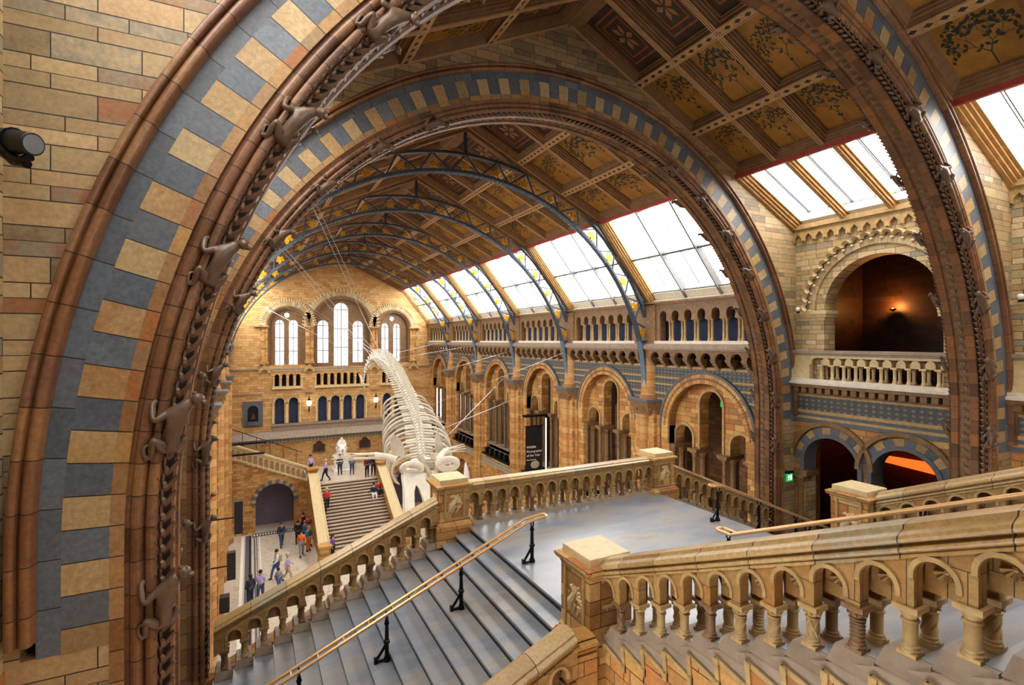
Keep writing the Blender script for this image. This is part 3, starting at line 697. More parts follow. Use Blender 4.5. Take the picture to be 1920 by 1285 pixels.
    def f(mb):
        mb.plate([(yc - 2.85, 14.25), (yc - 2.85, 14.62), (yc + 2.85, 14.62), (yc + 2.85, 14.25)] + sum([[(s0 + (k + 1) * P - .1, 14.25)] + arc(s0 + (k + .5) * P, 14.27, P / 2 - .1, 0, pi, 6) + [(s0 + k * P + .1, 14.25)] for k in range(n - 1, -1, -1)], []), [], MW(), -.36, -.2)
        for k in range(n + 1):
            y = s0 + k * P
            for z, d, w_ in ((14.14, .36, .11), (14.04, .28, .10), (13.95, .19, .09), (13.86, .10, .08)): mb.box((CX + W - d, y - w_, z), (CX + W, y + w_, z + .12))
            mb.box((CX + W - .4, y - .13, 14.22), (CX + W, y + .13, 14.28))
    nb('corbel_table', 'stone_dark', f, smooth=False)
    nb('ledge', 'ledge', lambda mb: (mb.box((CX + W - .48, yc - h, 14.66), (CX + W + .3, yc + h, 14.8)), mb.box((CX + W - .42, yc - h, 14.6), (CX + W + .3, yc + h, 14.87))), smooth=False)
    nb('sill', 'ledge_light', lambda mb: mb.box((CX + W - .3, yc - 2.55, 14.87), (CX + W + .2, yc + 2.55, 14.99)), smooth=False)
    P = .70; n = 7; s0 = yc - P * n / 2
    def f(mb):
        o = [(yc - h, 14.87), (yc - h, 16.62), (yc + h, 16.62), (yc + h, 14.87), (yc + 2.45, 14.87)]
        for k in range(n - 1, -1, -1): c = s0 + (k + .5) * P; o += [(c + .17, 15.85), (c + .2, 16.0)] + arc(c, 16.08, .2, 0, pi, 10) + [(c - .2, 16.0), (c - .17, 15.85)] if k not in (n - 1, 0) else ([(c + .17, 14.87 if k == n - 1 else 15.85), (c + .2, 16.0)] + arc(c, 16.08, .2, 0, pi, 10) + [(c - .2, 16.0), (c - .17, 15.85 if k == n - 1 else 14.87)])
        o += [(yc - 2.45, 14.87)]; o = [p for p in o if p not in ((yc + 2.45, 14.87), (yc - 2.45, 14.87))]
        mb.plate(o, [], MW(), -.22, .12)
    nb('gallery_arcade', 'stone_dark', f)
    nb('cornice', 'stone_dark', lambda mb: (mb.box((CX + W - .28, yc - h, 16.56), (CX + W + .3, yc + h, 16.64)), mb.box((CX + W - .34, yc - h, 16.62), (CX + W + .3, yc + h, 16.70))), smooth=False)
    for k in range(1, n):
        for dy in (-.075, .075):
            mb = MB(); shaft(mb, (CX + W - .08, s0 + k * P + dy), .048, 14.99, 15.88, .16, .12, n=8); mb.build('colonnette', 'stone', t)
    nb('dark_panel', 'navy', lambda mb: mb.box((CX + W + .25, yc - h, 14.8), (CX + W + .3, yc + h, 16.7)), smooth=False)
    # ground storey
    def f(mb): mb.plate([(yc - h, 0), (yc - h, 6.5), (yc + h, 6.5), (yc + h, 0), (yc + 1.5, 0)] + arc(yc, 3.6, 1.5, 0, pi, 24) + [(yc - 1.5, 0)], [], MW(), -.12, .5)
    nb('ground_wall', 'gold_brick', f)
    nb('ground_arch_ring', 'ring_seg', lambda mb: ringstrip(mb, yc, 3.6, 1.5, 1.85, 0, MW(), -.2, .1))
    nb('ground_band', 'diaper_far', lambda mb: mb.box((CX + W - .15, yc - h, 5.75), (CX + W, yc + h, 6.15)), smooth=False)
    return t
NB = ['right nave wall bay ' + o for o in ORD]
b1 = nave_bay(14.7, NB[0]); dup(b1, mirror=True, label=NB[0].replace('right', 'left')).name = 'wall_left'
for k in range(1, 6):
    dup(b1, (0, 6.4 * k, 0), NB[k]); dup(b1, (0, 6.4 * k, 0), NB[k].replace('right', 'left'), mirror=True).name = 'wall_left'
def pier(T, label):
    t = thing('pier', label, 'pier', (CX + 8.6, T, 0), 'piers carrying the roof trusses')
    mb = MB(); mb.box((CX + 8.6, T - .62, 0), (CX + 9.2, T + .62, 12.3)); mb.build('pier_core', 'gold_brick', t, smooth=False)
    for dx, dy, r in ((8.62, 0, .24), (8.72, -.42, .17), (8.72, .42, .17), (8.86, -.66, .10), (8.86, .66, .10)):
        mb = MB(); mb.lathe((CX + dx, T + dy, 0), [(r * 1.5, 0), (r * 1.5, .5), (r * 1.2, .7), (r, .8), (r, 5.1), (r * 1.2, 5.15), (r * 1.2, 5.25), (r, 5.3), (r, 8.7), (r * 1.15, 8.74), (r * 1.15, 8.84), (r, 8.9), (r, 11.7), (r * 1.2, 11.75)], 14); mb.build('shaft', 'shaft_stone', t)
    mb = MB(); mb.hexa([(CX + 8.45, T - .45, 11.7), (CX + 9, T - .7, 11.7), (CX + 9, T + .7, 11.7), (CX + 8.45, T + .45, 11.7), (CX + 8.25, T - .6, 12.3), (CX + 9, T - .85, 12.3), (CX + 9, T + .85, 12.3), (CX + 8.25, T + .6, 12.3)])
    for k in range(24): mb.ball((CX + 8.33 + random.random() * .2, T - .55 + k * .048, 11.85 + .35 * random.random()), .07, 6, 4)
    mb.build('capital', 'stone_dark', t)
    mb = MB(); mb.plate([(T - .85, 9), (T - .62, 8.2), (T + .62, 8.2), (T + .85, 9)], [], lambda a, b, z: (CX + b, a, z), 12.3, 12.42); mb.build('abacus', 'slate', t, smooth=False)
    mb = MB(); mb.lathe((CX + 9.0, T, 12.42), [(.5, 0), (.5, .15), (.43, .22), (.43, 2.1), (.5, 2.18)], 20); mb.build('upper_shaft', 'shaft_stone', t)
    mb = MB(); mb.box((CX + 8.62, T - .68, 14.87), (CX + 9.1, T + .68, 16.62)); mb.build('gallery_pier', 'stone_dark', t, smooth=False)
    return t
p1 = pier(TY[0], 'right wall pier under the truss nearest the second great arch')
PL = ['nearest truss', 'second truss', 'middle truss', 'fourth truss', 'farthest truss']
dup(p1, mirror=True, label='left wall pier under the truss nearest the second great arch')
for k in range(1, 5):
    dup(p1, (0, 6.4 * k, 0), 'right wall clustered pier under the ' + PL[k]); dup(p1, (0, 6.4 * k, 0), 'left wall clustered pier under the ' + PL[k], mirror=True)
# aisle shell behind the nave walls
for s, nm in ((1, 'right'), (-1, 'left')):
    X = lambda d: CX + s * d
    mb = MB(); holes = []
    for k in range(6):
        c = 14.7 + 6.4 * k + (2.45 if k else 4.25)
        if k < 2: holes.append([(c - .22, 8.3)] + [(c - .22, 11.2)] + arc(c, 11.2, .22, pi, 0, 8) + [(c + .22, 8.3)])
    mb.plate([(11.7, 0), (50.4, 0), (50.4, 17.2), (11.7, 17.2)], holes, lambda a, b, t: (X(11.6 + t), a, b), 0, .4)
    o_w = mb.build('wall_%s_outer' % nm, 'gold_dark', smooth=False); struct(o_w, 'outer aisle wall with slit windows behind the %s nave arcade' % nm, 'wall')
    mb = MB(); mb.poly([(X(11.8), 12, 8), (X(11.8), 40, 8), (X(11.8), 40, 12), (X(11.8), 12, 12)]); mb.build('pane', 'leaded_glass', o_w, smooth=False)
    mb = MB()
    for k in range(2):
        c = 14.7 + 6.4 * k + (2.45 if k else 4.25)
        for z in (8.8, 9.4, 10.0, 10.6, 11.2): mb.box((min(X(11.7), X(11.74)), c - .22, z), (max(X(11.7), X(11.74)), c + .22, z + .04))
    mb.build('glazing_bar', 'frame_grey', o_w, smooth=False)
    mb = MB(); mb.box((min(X(9.2), X(12)), 11.7, 16.7), (max(X(9.2), X(12)), 50.4, 16.9)); mb.box((min(X(9.2), X(12)), 11.7, 13.6), (max(X(9.2), X(12)), 50.4, 13.8)); mb.box((min(X(9.2), X(12)), 11.7, 6.9), (max(X(9.2), X(12)), 50.4, 7.25))
    struct(mb.build('floor_%s_aisle' % nm, 'gold_dark', smooth=False), 'upper floor slabs of the %s aisle' % nm, 'floor')
# ------------------------------------------------------------ side walls of the stair bays
def corridor_balusters(t, y0, y1, z0, dx, n, pitch):
    pass
def stair_bay(y0, y1, label):
    t = thing('wall_right', label, 'wall', (CX + W, y0, 7.2), kind='structure'); o_ = y0 - 6.35
    Y = lambda y: y + o_
    def nb(name, m, fn, **k): mb = MB(); fn(mb); return mb.build(name, m, t, **k)
    cu, ru, zu = Y(8.4), 1.56, 15.95; L1, L2, rl, zl = Y(9.74), Y(7.72), .84, 11.15
    def f(mb):
        mb.plate([(y0, 7.2), (y0, 18.72), (y1, 18.72), (y1, 7.2)], [archhole(cu, zu, ru, 13.72, 28), [p for p in archhole(L2, zl, rl, 7.3, 20)], [p for p in archhole(L1, zl, rl, 7.3, 20)]], MW(), 0, .55)
    nb('wall_panel', 'buff', f)
    nb('lower_wall_facing', 'gold_brick', lambda mb: mb.plate([(y0, 7.25), (y0, 12.35), (y1, 12.35), (y1, 7.25)], [archhole(L2, zl, rl, 7.3, 20), archhole(L1, zl, rl, 7.3, 20)], MW(), -.012, 0), smooth=False)
    nb('upper_arch_ring', 'pale_seg', lambda mb: (ringstrip(mb, cu, zu, ru, ru + .13, 15.9, MW(), .12, .5, 40), ringstrip(mb, cu, zu, ru + .13, ru + .28, 15.9, MW(), .02, .2, 40), ringstrip(mb, cu, zu, ru + .28, ru + .46, 15.9, MW(), -.06, .1, 40)))
    def f(mb):
        for k in range(23):
            a = pi * (k + .5) / 23; c = (CX + W - .06, cu + (ru + .5) * cos(a), zu + (ru + .5) * sin(a))
            for j in range(7):
                b0 = a - pi / 2 + pi * j / 7; b1_ = a - pi / 2 + pi * (j + 1) / 7
                P = lambda b, r, d: (c[0] - d, c[1] + r * cos(b), c[2] + r * sin(b))
                mb.poly([P(b0, .08, .0), P(b1_, .08, .0), P(b1_, .15, .12), P(b0, .15, .12)]); mb.poly([P(b0, .15, .12), P(b1_, .15, .12), P(b1_, .18, -.06), P(b0, .18, -.06)])
            a2 = pi * k / 23; mb.ball((CX + W - .1, cu + (ru + .43) * cos(a2), zu + (ru + .43) * sin(a2)), .05, 8, 5)
    nb('scalloped_edge', 'pale_stone', f)
    def f(mb):
        for a, b in ((cu + ru - .12, y1 + .02), (y0, cu - ru + .12)):
            mb.box((CX + W - .1, a, 15.84), (CX + W + .55, b, 15.95)); mb.box((CX + W - .05, a + .04, 15.74), (CX + W + .55, b, 15.84)); mb.box((CX + W - .01, a + .1, 15.64), (CX + W + .5, b, 15.74))
    nb('impost', 'pale_stone', f, smooth=False)
    def f(mb):
        mb.box((CX + W - .2, y0, 18.6), (CX + W + .2, y1, 18.74)); mb.box((CX + W - .12, y0, 18.5), (CX + W, y1, 18.6)); n = 13; p = (y1 - y0) / n
        o = [(y0, 18.5), (y1, 18.5)]
        for k in range(n - 1, -1, -1): c = y0 + (k + .5) * p; o += [(c + p / 2, 18.24), (c + p * .32, 18.2), (c + p * .3, 18.33), (c, 18.45), (c - p * .3, 18.33), (c - p * .32, 18.2)]
        o.append((y0, 18.24)); mb.plate(o, [], MW(), -.13, 0)
    nb('trefoil_frieze', 'stone', f, smooth=False)
    # second-floor parapet
    def f(mb):
        n = 12; p = .343; s = y1 - .62 - n * p; o = [(y0, 14.24), (y0, 14.56), (y1 - .0, 14.56), (y1, 14.24), (y1 - .6, 14.24)]
        for k in range(n - 1, -1, -1): c = s + (k + .5) * p; o += [(c + .115, 14.24)] + arc(c, 14.34, .115, 0, pi, 8) + [(c - .115, 14.24)]
        for d0, d1 in ((-.2, -.1), (.06, .16)): mb.plate(o, [], MW(), d0, d1)
        mb.box((CX + W - .22, y1 - .62, 13.7), (CX + W + .16, y1, 14.56))
    nb('parapet_arcade', 'pale_stone', f)
    nb('parapet_rail', 'ledge', lambda mb: (mb.box((CX + W - .3, y0, 14.60), (CX + W + .22, y1, 14.69)), mb.box((CX + W - .25, y0, 14.54), (CX + W + .2, y1, 14.62))), smooth=False)
    s = y1 - .62 - 12 * .343
    for k in range(12):
        for d in (-.15, .11):
            mb = MB(); shaft(mb, (CX + W + d, s + k * .343), .045, 13.78, 14.25, .12, .1, n=8); mb.build('baluster', 'pale_stone', t)
    nb('parapet_base', 'ledge_light', lambda mb: (mb.box((CX + W - .34, y0, 13.62), (CX + W + .3, y1, 13.70)), mb.box((CX + W - .26, y0, 13.7), (CX + W + .2, y1, 13.79))), smooth=False)
    def f(mb):
        mb.box((CX + W - .28, y0, 13.52), (CX + W, y1, 13.62)); mb.box((CX + W - .1, y0, 13.28), (CX + W, y1, 13.35))
        n = 18; p = (y1 - y0) / n
        for k in range(n): mb.box((CX + W - .22, y0 + k * p, 13.35), (CX + W, y0 + k * p + p * .62, 13.52))
    nb('dentil_course', 'stone_dark', f, smooth=False)
    nb('diaper_band', 'diaper_grey', lambda mb: mb.box((CX + W - .04, y0, 12.78), (CX + W, y1, 13.22)), smooth=False)
    nb('string_band', 'stone', lambda mb: (mb.box((CX + W - .06, y0, 12.68), (CX + W, y1, 12.78)), mb.box((CX + W - .06, y0, 13.22), (CX + W, y1, 13.28)), mb.box((CX + W - .05, y0, 12.50), (CX + W, y1, 12.58))), smooth=False)
    nb('slate_band', 'slate', lambda mb: (mb.box((CX + W - .04, y0, 12.58), (CX + W, y1, 12.68)), mb.box((CX + W - .06, y0, 12.38), (CX + W, y1, 12.50))), smooth=False)
    for c in (L1, L2):
        nb('voussoirs', 'stripe', lambda mb: ringstrip(mb, c, zl, rl + .1, rl + .3, 11.1, MW(), -.06, .3, 28))
        nb('arch_moulding', 'slate', lambda mb: ringstrip(mb, c, zl, rl - .02, rl + .1, 10.8, MW(), -.1, .5, 28))
        nb('hood_moulding', 'stone_dark', lambda mb: (ringstrip(mb, c, zl + .06, rl + .3, rl + .42, 11.55, MW(), -.14, 0, 28)))
    for c in (L1 + rl + .13, (L1 + L2) / 2, L2 - rl - .1):
        mb = MB(); mb.box((CX + W - .12, c - .26, 10.62), (CX + W + .5, c + .26, 10.8))
        for d in (-.02, .2): shaft(mb, (CX + W + d, c), .11, 7.3, 10.62, .35, .3, band=9.2)
        mb.build('arch_column', 'stone_dark', t)
    return t
sb = stair_bay(6.35, 10.92, 'right side wall between the two great arches, with the dark upper arch and second-floor parapet')
dup(sb, mirror=True, label='left side wall between the two great arches').name = 'wall_left'
s2 = dup(sb, (0, -5.42, 0), 'right side wall this side of the nearest great arch'); KEEP = ('upper_arch_ring', 'scalloped_edge', 'impost', 'trefoil_frieze', 'parapet_arcade', 'parapet_rail', 'parapet_base', 'dentil_course', 'baluster', 'diaper_band', 'string_band', 'slate_band', 'voussoirs', 'arch_moulding', 'hood_moulding', 'arch_column')
s3 = dup(sb, (0, -5.42, 0), 'left side wall this side of the nearest great arch', mirror=True, skip=KEEP); s3.name = 'wall_left'
dup(sb, (0, -10.8, 0), 'right side wall behind the viewer'); dup(sb, (0, -10.8, 0), 'left side wall behind the viewer', mirror=True).name = 'wall_left'
# dim rooms behind them
for s, nm in ((1, 'right'), (-1, 'left')):
    X = lambda d: CX + s * d
    mb = MB(); bb = lambda a, b: mb.box((min(X(a[0]), X(b[0])), a[1], a[2]), (max(X(a[0]), X(b[0])), b[1], b[2]))
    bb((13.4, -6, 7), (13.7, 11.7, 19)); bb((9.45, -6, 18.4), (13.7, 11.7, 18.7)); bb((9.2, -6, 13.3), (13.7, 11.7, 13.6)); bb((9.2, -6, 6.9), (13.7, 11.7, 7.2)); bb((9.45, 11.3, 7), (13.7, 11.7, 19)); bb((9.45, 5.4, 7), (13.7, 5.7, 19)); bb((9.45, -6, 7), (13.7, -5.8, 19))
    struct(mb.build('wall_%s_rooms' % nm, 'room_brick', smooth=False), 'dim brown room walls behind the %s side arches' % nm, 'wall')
def wedge_lamp(label, p, nrm, power):
    t = thing('wall_uplighter', label, 'lamp', p)
    mb = MB(); mb.lathe(p, [(.02, -.06), (.1, 0), (.11, .03), (.09, .03)], 12); mb.build('bowl', 'black_iron', t)
    mb = MB(); mb.ball((p[0], p[1], p[2] + .02), .045, 8, 5); mb.build('bulb', 'bulb_orange', t)
    l = D.lights.new('uplight', 'POINT'); l.energy = power; l.color = (1, .36, .08); l.shadow_soft_size = .06
    o = D.objects.new('uplight', l); COL.objects.link(o); o.location = (p[0] + nrm[0] * .05, p[1] + nrm[1] * .05, p[2] + .12); attach(o, t)
wedge_lamp('orange wall uplighter glowing inside the dark upper arch on the right', (CX + 13.15, 10.15, 16.1), (-1, 0, 0), 60)
# lower room: glowing ceiling strip and teal window
t = thing('cove_light', 'orange glowing strip light inside the right-hand lower arch', 'lamp', (CX + 12.9, 9.6, 10.6))
mb = MB(); mb.hexa([(CX + 12.9, 8.6, 10.58), (CX + 13.3, 8.6, 10.58), (CX + 13.3, 10.6, 10.72), (CX + 12.9, 10.6, 10.72), (CX + 12.9, 8.6, 10.74), (CX + 13.3, 8.6, 10.9), (CX + 13.3, 10.6, 10.86), (CX + 12.9, 10.6, 10.76)]); mb.build('diffuser', 'bulb_orange', t, smooth=False)

# ------------------------------------------------------------ far gable wall
YF = 49.9; MF = lambda a, b, t: (a, YF + t, b)
t = thing('wall_far', 'far gable wall with three great window arches and a small gallery', 'wall', (CX, YF, 0), kind='structure')
def nb(name, m, fn, par=t, **k): mb = MB(); fn(mb); return mb.build(name, m, par, **k)
WA = [(7.6, 2.72, 16.3, 12.6), (2.95, 1.62, 16.35, 12.85), (12.4, 1.62, 16.25, 12.85)]      # c, r, spring, bottom
LOW = [(2.28, .38), (3.42, .38), (5.87, .38), (6.98, .38), (8.1, .38), (9.24, .38), (11.75, .38), (12.9, .38)]
GB = [(1.78, 4.09, 4), (5.25, 9.95, 8), (11.2, 13.5, 4)]
holes = [archhole(c, z, r, b, 24) for c, r, z, b in WA] + [archhole(c, 9.55, r, 7.65, 12) for c, r in LOW]
for a, b, n in GB:
    p = (b - a) / n
    holes += [archhole(a + (k + .5) * p, 11.85, p * .3, 10.95, 8) for k in range(n)]
nb('wall_panel', 'gold_far', lambda mb: mb.plate([(CX - 9.2, 0), (CX - 9.2, 18.7), (CX, 23.1), (CX + 9.2, 18.7), (CX + 9.2, 0)], holes, MF, 0, .45))
LW = [(5.97, .49, 16.4, 12.95), (7.58, .66, 17.9, 12.65), (9.12, .49, 16.4, 12.95), (2.31, .36, 16.5, 12.85), (3.44, .37, 16.5, 12.85), (11.7, .37, 16.35, 13.0), (12.84, .36, 16.35, 13.0)]
def wfull(c, zs, r, zb): return archhole(c, zs, r, zb, 14)
back = [wfull(c, z, r, b) for c, r, z, b in LW] + [[(2.9 + .2 * cos(a), 17.3 + .2 * sin(a)) for a in [2 * pi * k / 12 for k in range(12)]], [(12.35 + .2 * cos(a), 17.15 + .2 * sin(a)) for a in [2 * pi * k / 12 for k in range(12)]]]
nb('window_backing', 'stone_dark', lambda mb: mb.plate([(.6, 12.4), (.6, 19.4), (15, 19.4), (15, 12.4)], back, MF, .45, .8))
nb('gallery_backing', 'dark', lambda mb: (mb.box((0, YF + .55, 7), (15, YF + .6, 12.4)), mb.box((0, YF + .45, 10.4), (15, YF + .6, 10.9))), smooth=False)
def f(mb):
    for c, r, z, b in WA: ringstrip(mb, c, z, r, r + .16, z - .1, MF, -.06, .3, 30); ringstrip(mb, c, z, r - .16, r, b, MF, .1, .45, 30)
nb('arch_moulding', 'stone_dark', f)
nb('voussoirs', 'pale_seg', lambda mb: [ringstrip(mb, c, z, r + .16, r + .62, z - .05, MF, -.02, .1, 36) for c, r, z, b in WA])
def f(mb):
    for c, r, z, b in WA:
        for k in range(34): a = pi * (k + .5) / 34; mb.bar((c + (r + .5) * cos(a), YF - .05, z + (r + .5) * sin(a)), (c + (r + .78) * cos(a), YF - .05, z + (r + .78) * sin(a)), .1, .09, (0, 1, 0))
nb('billet_edge', 'pale_stone', f, smooth=False)
for x, r in ((.95, .2), (1.22, .14), (4.62, .22), (4.95, .16), (10.4, .22), (10.72, .16), (14.15, .14), (14.42, .2)):
    nb('window_shaft', 'gold_brick', lambda mb: shaft(mb, (x, YF - .02), r, 12.95, 16.25, .3, .25, n=12))
nb('impost_string', 'stone', lambda mb: [mb.box((a, YF - .25, 16.2), (b, YF + .05, 16.33)) for a, b in ((.2, 1.4), (4.4, 5.1), (10.2, 10.95), (13.95, 15.0))], smooth=False)
for x in (1.05, 4.72, 10.5, 14.35):
    nb('gablet', 'stone', lambda mb: mb.plate([(x - .5, 12.2), (x - .5, 12.4), (x, 12.95), (x + .5, 12.4), (x + .5, 12.2), (x + .32, 12.2)] + arc(x, 12.2, .28, 0, pi, 8) + [(x - .32, 12.2)], [], MF, -.3, .0))
nb('string_course', 'ledge', lambda mb: (mb.box((CX - 8.9, YF - .14, 12.44), (CX + 8.9, YF, 12.56)), mb.box((CX - 8.9, YF - .1, 10.3), (.9, YF, 10.4)), mb.box((4.3, YF - .1, 10.3), (5.0, YF, 10.4)), mb.box((10.2, YF - .1, 10.3), (10.9, YF, 10.4)), mb.box((13.7, YF - .1, 10.3), (CX + 8.9, YF, 10.4))), smooth=False)
for a, b, n in GB:
    p = (b - a) / n
    nb('gallery_ledge', 'pale_stone', lambda mb: mb.box((a - .1, YF - .22, 10.72), (b + .1, YF + .1, 10.9)), smooth=False)
    nb('gallery_colonnettes', 'pale_stone', lambda mb: [shaft(mb, (a + k * p + d, YF - .05), .06, 10.92, 11.75, .16, .1, n=6) for k in range(n + 1) for d in (0,)])
    nb('gallery_hood', 'pale_stone', lambda mb: mb.box((a - .1, YF - .08, 12.3), (b + .1, YF + .1, 12.42)), smooth=False)
for c, r in LOW:
    nb('lower_arch_ring', 'pale_seg', lambda mb: ringstrip(mb, c, 9.55, r, r + .16, 9.45, MF, -.12, .2, 16))
    nb('lower_column', 'pale_stone', lambda mb: [shaft(mb, (c + s * (r + .16), YF - .05), .07, 7.7, 9.5, .22, .15, n=8) for s in (-1, 1)])
    nb('lower_pane', 'navy', lambda mb: mb.box((c - r, YF + .3, 7.6), (c + r, YF + .33, 10)), smooth=False)
nb('sill_band', 'ledge', lambda mb: (mb.box((1.6, YF - .2, 7.45), (13.6, YF + .3, 7.65)), mb.box((1.7, YF - .12, 6.8), (13.4, YF, 7.45))), smooth=False)
nb('balcony_slope', 'ledge', lambda mb: mb.hexa([(-1.4, YF - .5, 6.4), (CX + 8.6, YF - .5, 6.4), (CX + 8.6, YF, 6.4), (-1.4, YF, 6.4), (-1.4, YF - .1, 7.0), (CX + 8.6, YF - .1, 7.0), (CX + 8.6, YF, 7.0), (-1.4, YF, 7.0)]), smooth=False)
nb('diaper_band', 'diaper_far', lambda mb: mb.box((CX - 8.9, YF - .06, 5.95), (CX + 8.9, YF, 6.4)), smooth=False)
nb('coping_parapet', 'rib_wood', lambda mb: (mb.bar((CX, YF - .06, 22.85), (CX + 9, YF - .06, 18.55), .14, .3), mb.bar((CX, YF - .06, 22.85), (CX - 9, YF - .06, 18.55), .14, .3)), smooth=False)
for k, (c, r, z, b) in enumerate(LW):
    q = thing('window_%d' % (50 + k), 'round-headed leaded light in the far gable wall, number %s from the left' % ['five', 'four, the tallest and middle one', 'three', 'one', 'two', 'six', 'seven'][k], 'window', (c, YF + .6, b), kind='structure')
    q['label'] = ['left light of the tall middle group in the far gable wall', 'tallest middle light of the far gable wall', 'right light of the tall middle group in the far gable wall', 'outer light of the left pair in the far gable wall', 'inner light of the left pair in the far gable wall', 'inner light of the right pair in the far gable wall', 'outer light of the right pair in the far gable wall'][k]
    nb('pane', 'leaded_glass', lambda mb: mb.poly([MF(x, y, .62) for x, y in archhole(c, z, r, b)]), q, smooth=False)
    def f(mb):
        for zz in (b + (z - b) * .33, b + (z - b) * .66, z): mb.box((c - r, YF + .5, zz - .03), (c + r, YF + .61, zz + .03))
        mb.box((c - .025, YF + .5, b), (c + .025, YF + .61, z + r))
        if r > .5: [mb.box((c + d - .015, YF + .58, b), (c + d + .015, YF + .61, z)) for d in (-.33, .33)]
    nb('glazing_bar', 'frame_grey', f, q, smooth=False)
portal((7.1, YF + 1.0, 15.5), (R(90), 0, pi), 14, 7)
# entrance front behind the viewer, with its big windows
t = thing('wall_near', 'entrance front wall behind the viewer with a round-headed window', 'wall', (CX, -6, 0), kind='structure')
nb('wall_panel', 'buff', lambda mb: mb.plate([(CX - 14, 0), (CX - 14, 19), (CX, 23.2), (CX + 14, 19), (CX + 14, 0)], [archhole(CX, 18.8, 1.6, 16.2, 20)], lambda a, b, t_: (a, -6 - t_, b), 0, .5), t)
t.children[0].material_slots[0].material = MATS['gold_dark']  # colour darkened so this unseen wall bounces less light onto the near arch
nb('pane', 'glass', lambda mb: mb.poly([(CX - 8, -6.3, 13), (CX + 8, -6.3, 13), (CX + 8, -6.3, 20.8), (CX - 8, -6.3, 20.8)]), t, smooth=False)
portal((CX, -6.9, 18.2), (R(90), 0, 0), 3.4, 4.6)
# ground floor
mb = MB(); mb.poly([(CX - 12, -7, 0), (CX + 12, -7, 0), (CX + 12, 51, 0), (CX - 12, 51, 0)]); struct(mb.build('floor', 'hall_floor', smooth=False), 'pale mosaic floor of the great hall', 'floor')
for k, (a, b, m) in enumerate(((-.62, -.44, 'white_stone'), (-.35, .05, 'slate'), (.2, .3, 'slate'), (.36, .42, 'slate'), (.55, .62, 'white_stone'), (-.1, .0, 'black'))):
    mb = MB(); mb.box((a, 12, .001), (b, 44.4, .006 + .001 * k)); struct(mb.build('trim_%d' % (k + 1), m, smooth=False), ['white', 'wide dark', 'narrow grey', 'fine grey', 'inner white', 'black'][k] + ' stripe of the mosaic floor border beside the left piers', 'floor border')
# ------------------------------------------------------------ stairs, balustrades, pedestals
def balmesh(kind):
    mb = MB(); r = .047
    mb.sqstack((0, 0, 0), [(.062, 0), (.062, .025)])
    pr = [(.064, .025), (.066, .04), (.055, .05), (.058, .065), (r, .075)]
    if kind == 'ring':
        for k in range(5): z = .09 + k * .03; pr += [(r, z), (r + .008, z + .008), (r + .008, z + .016), (r, z + .024)]
    pr += [(r, .235), (r + .012, .24), (r + .012, .25), (r, .255), (r + .004, .275), (r + .03, .318)]
    mb.lathe((0, 0, 0), pr, 12)
    if kind == 'twist':
        for j in range(4):
            mb.tube([(cos(j * pi / 2 + k * .25) * r, sin(j * pi / 2 + k * .25) * r, .08 + k * .0155) for k in range(11)], .009, 5)
    if kind == 'lattice':
        for s in (-1, 1):
            for j in range(4): mb.tube([(cos(j * pi / 2 + s * k * .3) * r, sin(j * pi / 2 + s * k * .3) * r, .08 + k * .031) for k in range(6)], .007, 5)
    if kind != 'plain':
        for j in range(10): a = j * pi / 5; mb.ball((cos(a) * (r + .012), sin(a) * (r + .012), .285 + .012 * (j % 2)), .017, 6, 4)
    mb.sqstack((0, 0, 0), [(.078, .318), (.082, .325), (.082, .36)])
    o = mb.build('b', 'stone'); me = o.data; me.materials.clear(); D.objects.remove(o); return me
BK = {k: balmesh(k) for k in ('plain', 'twist', 'ring', 'lattice')}; BO = ['plain', 'twist', 'plain', 'lattice', 'plain', 'ring', 'twist']
seg('coping_seg', [(0, '#a5824e'), (.3, '#bf9b62'), (.6, '#c9a972'), (.85, '#a99b78'), (1, '#b58448')], .62, rough=.38, spec=.5)
brick('spandrel', [(0, '#9a7444'), (.4, '#b48b55'), (.75, '#a8864f'), (1, '#ae7c44')], .35, .5, msize=.003)
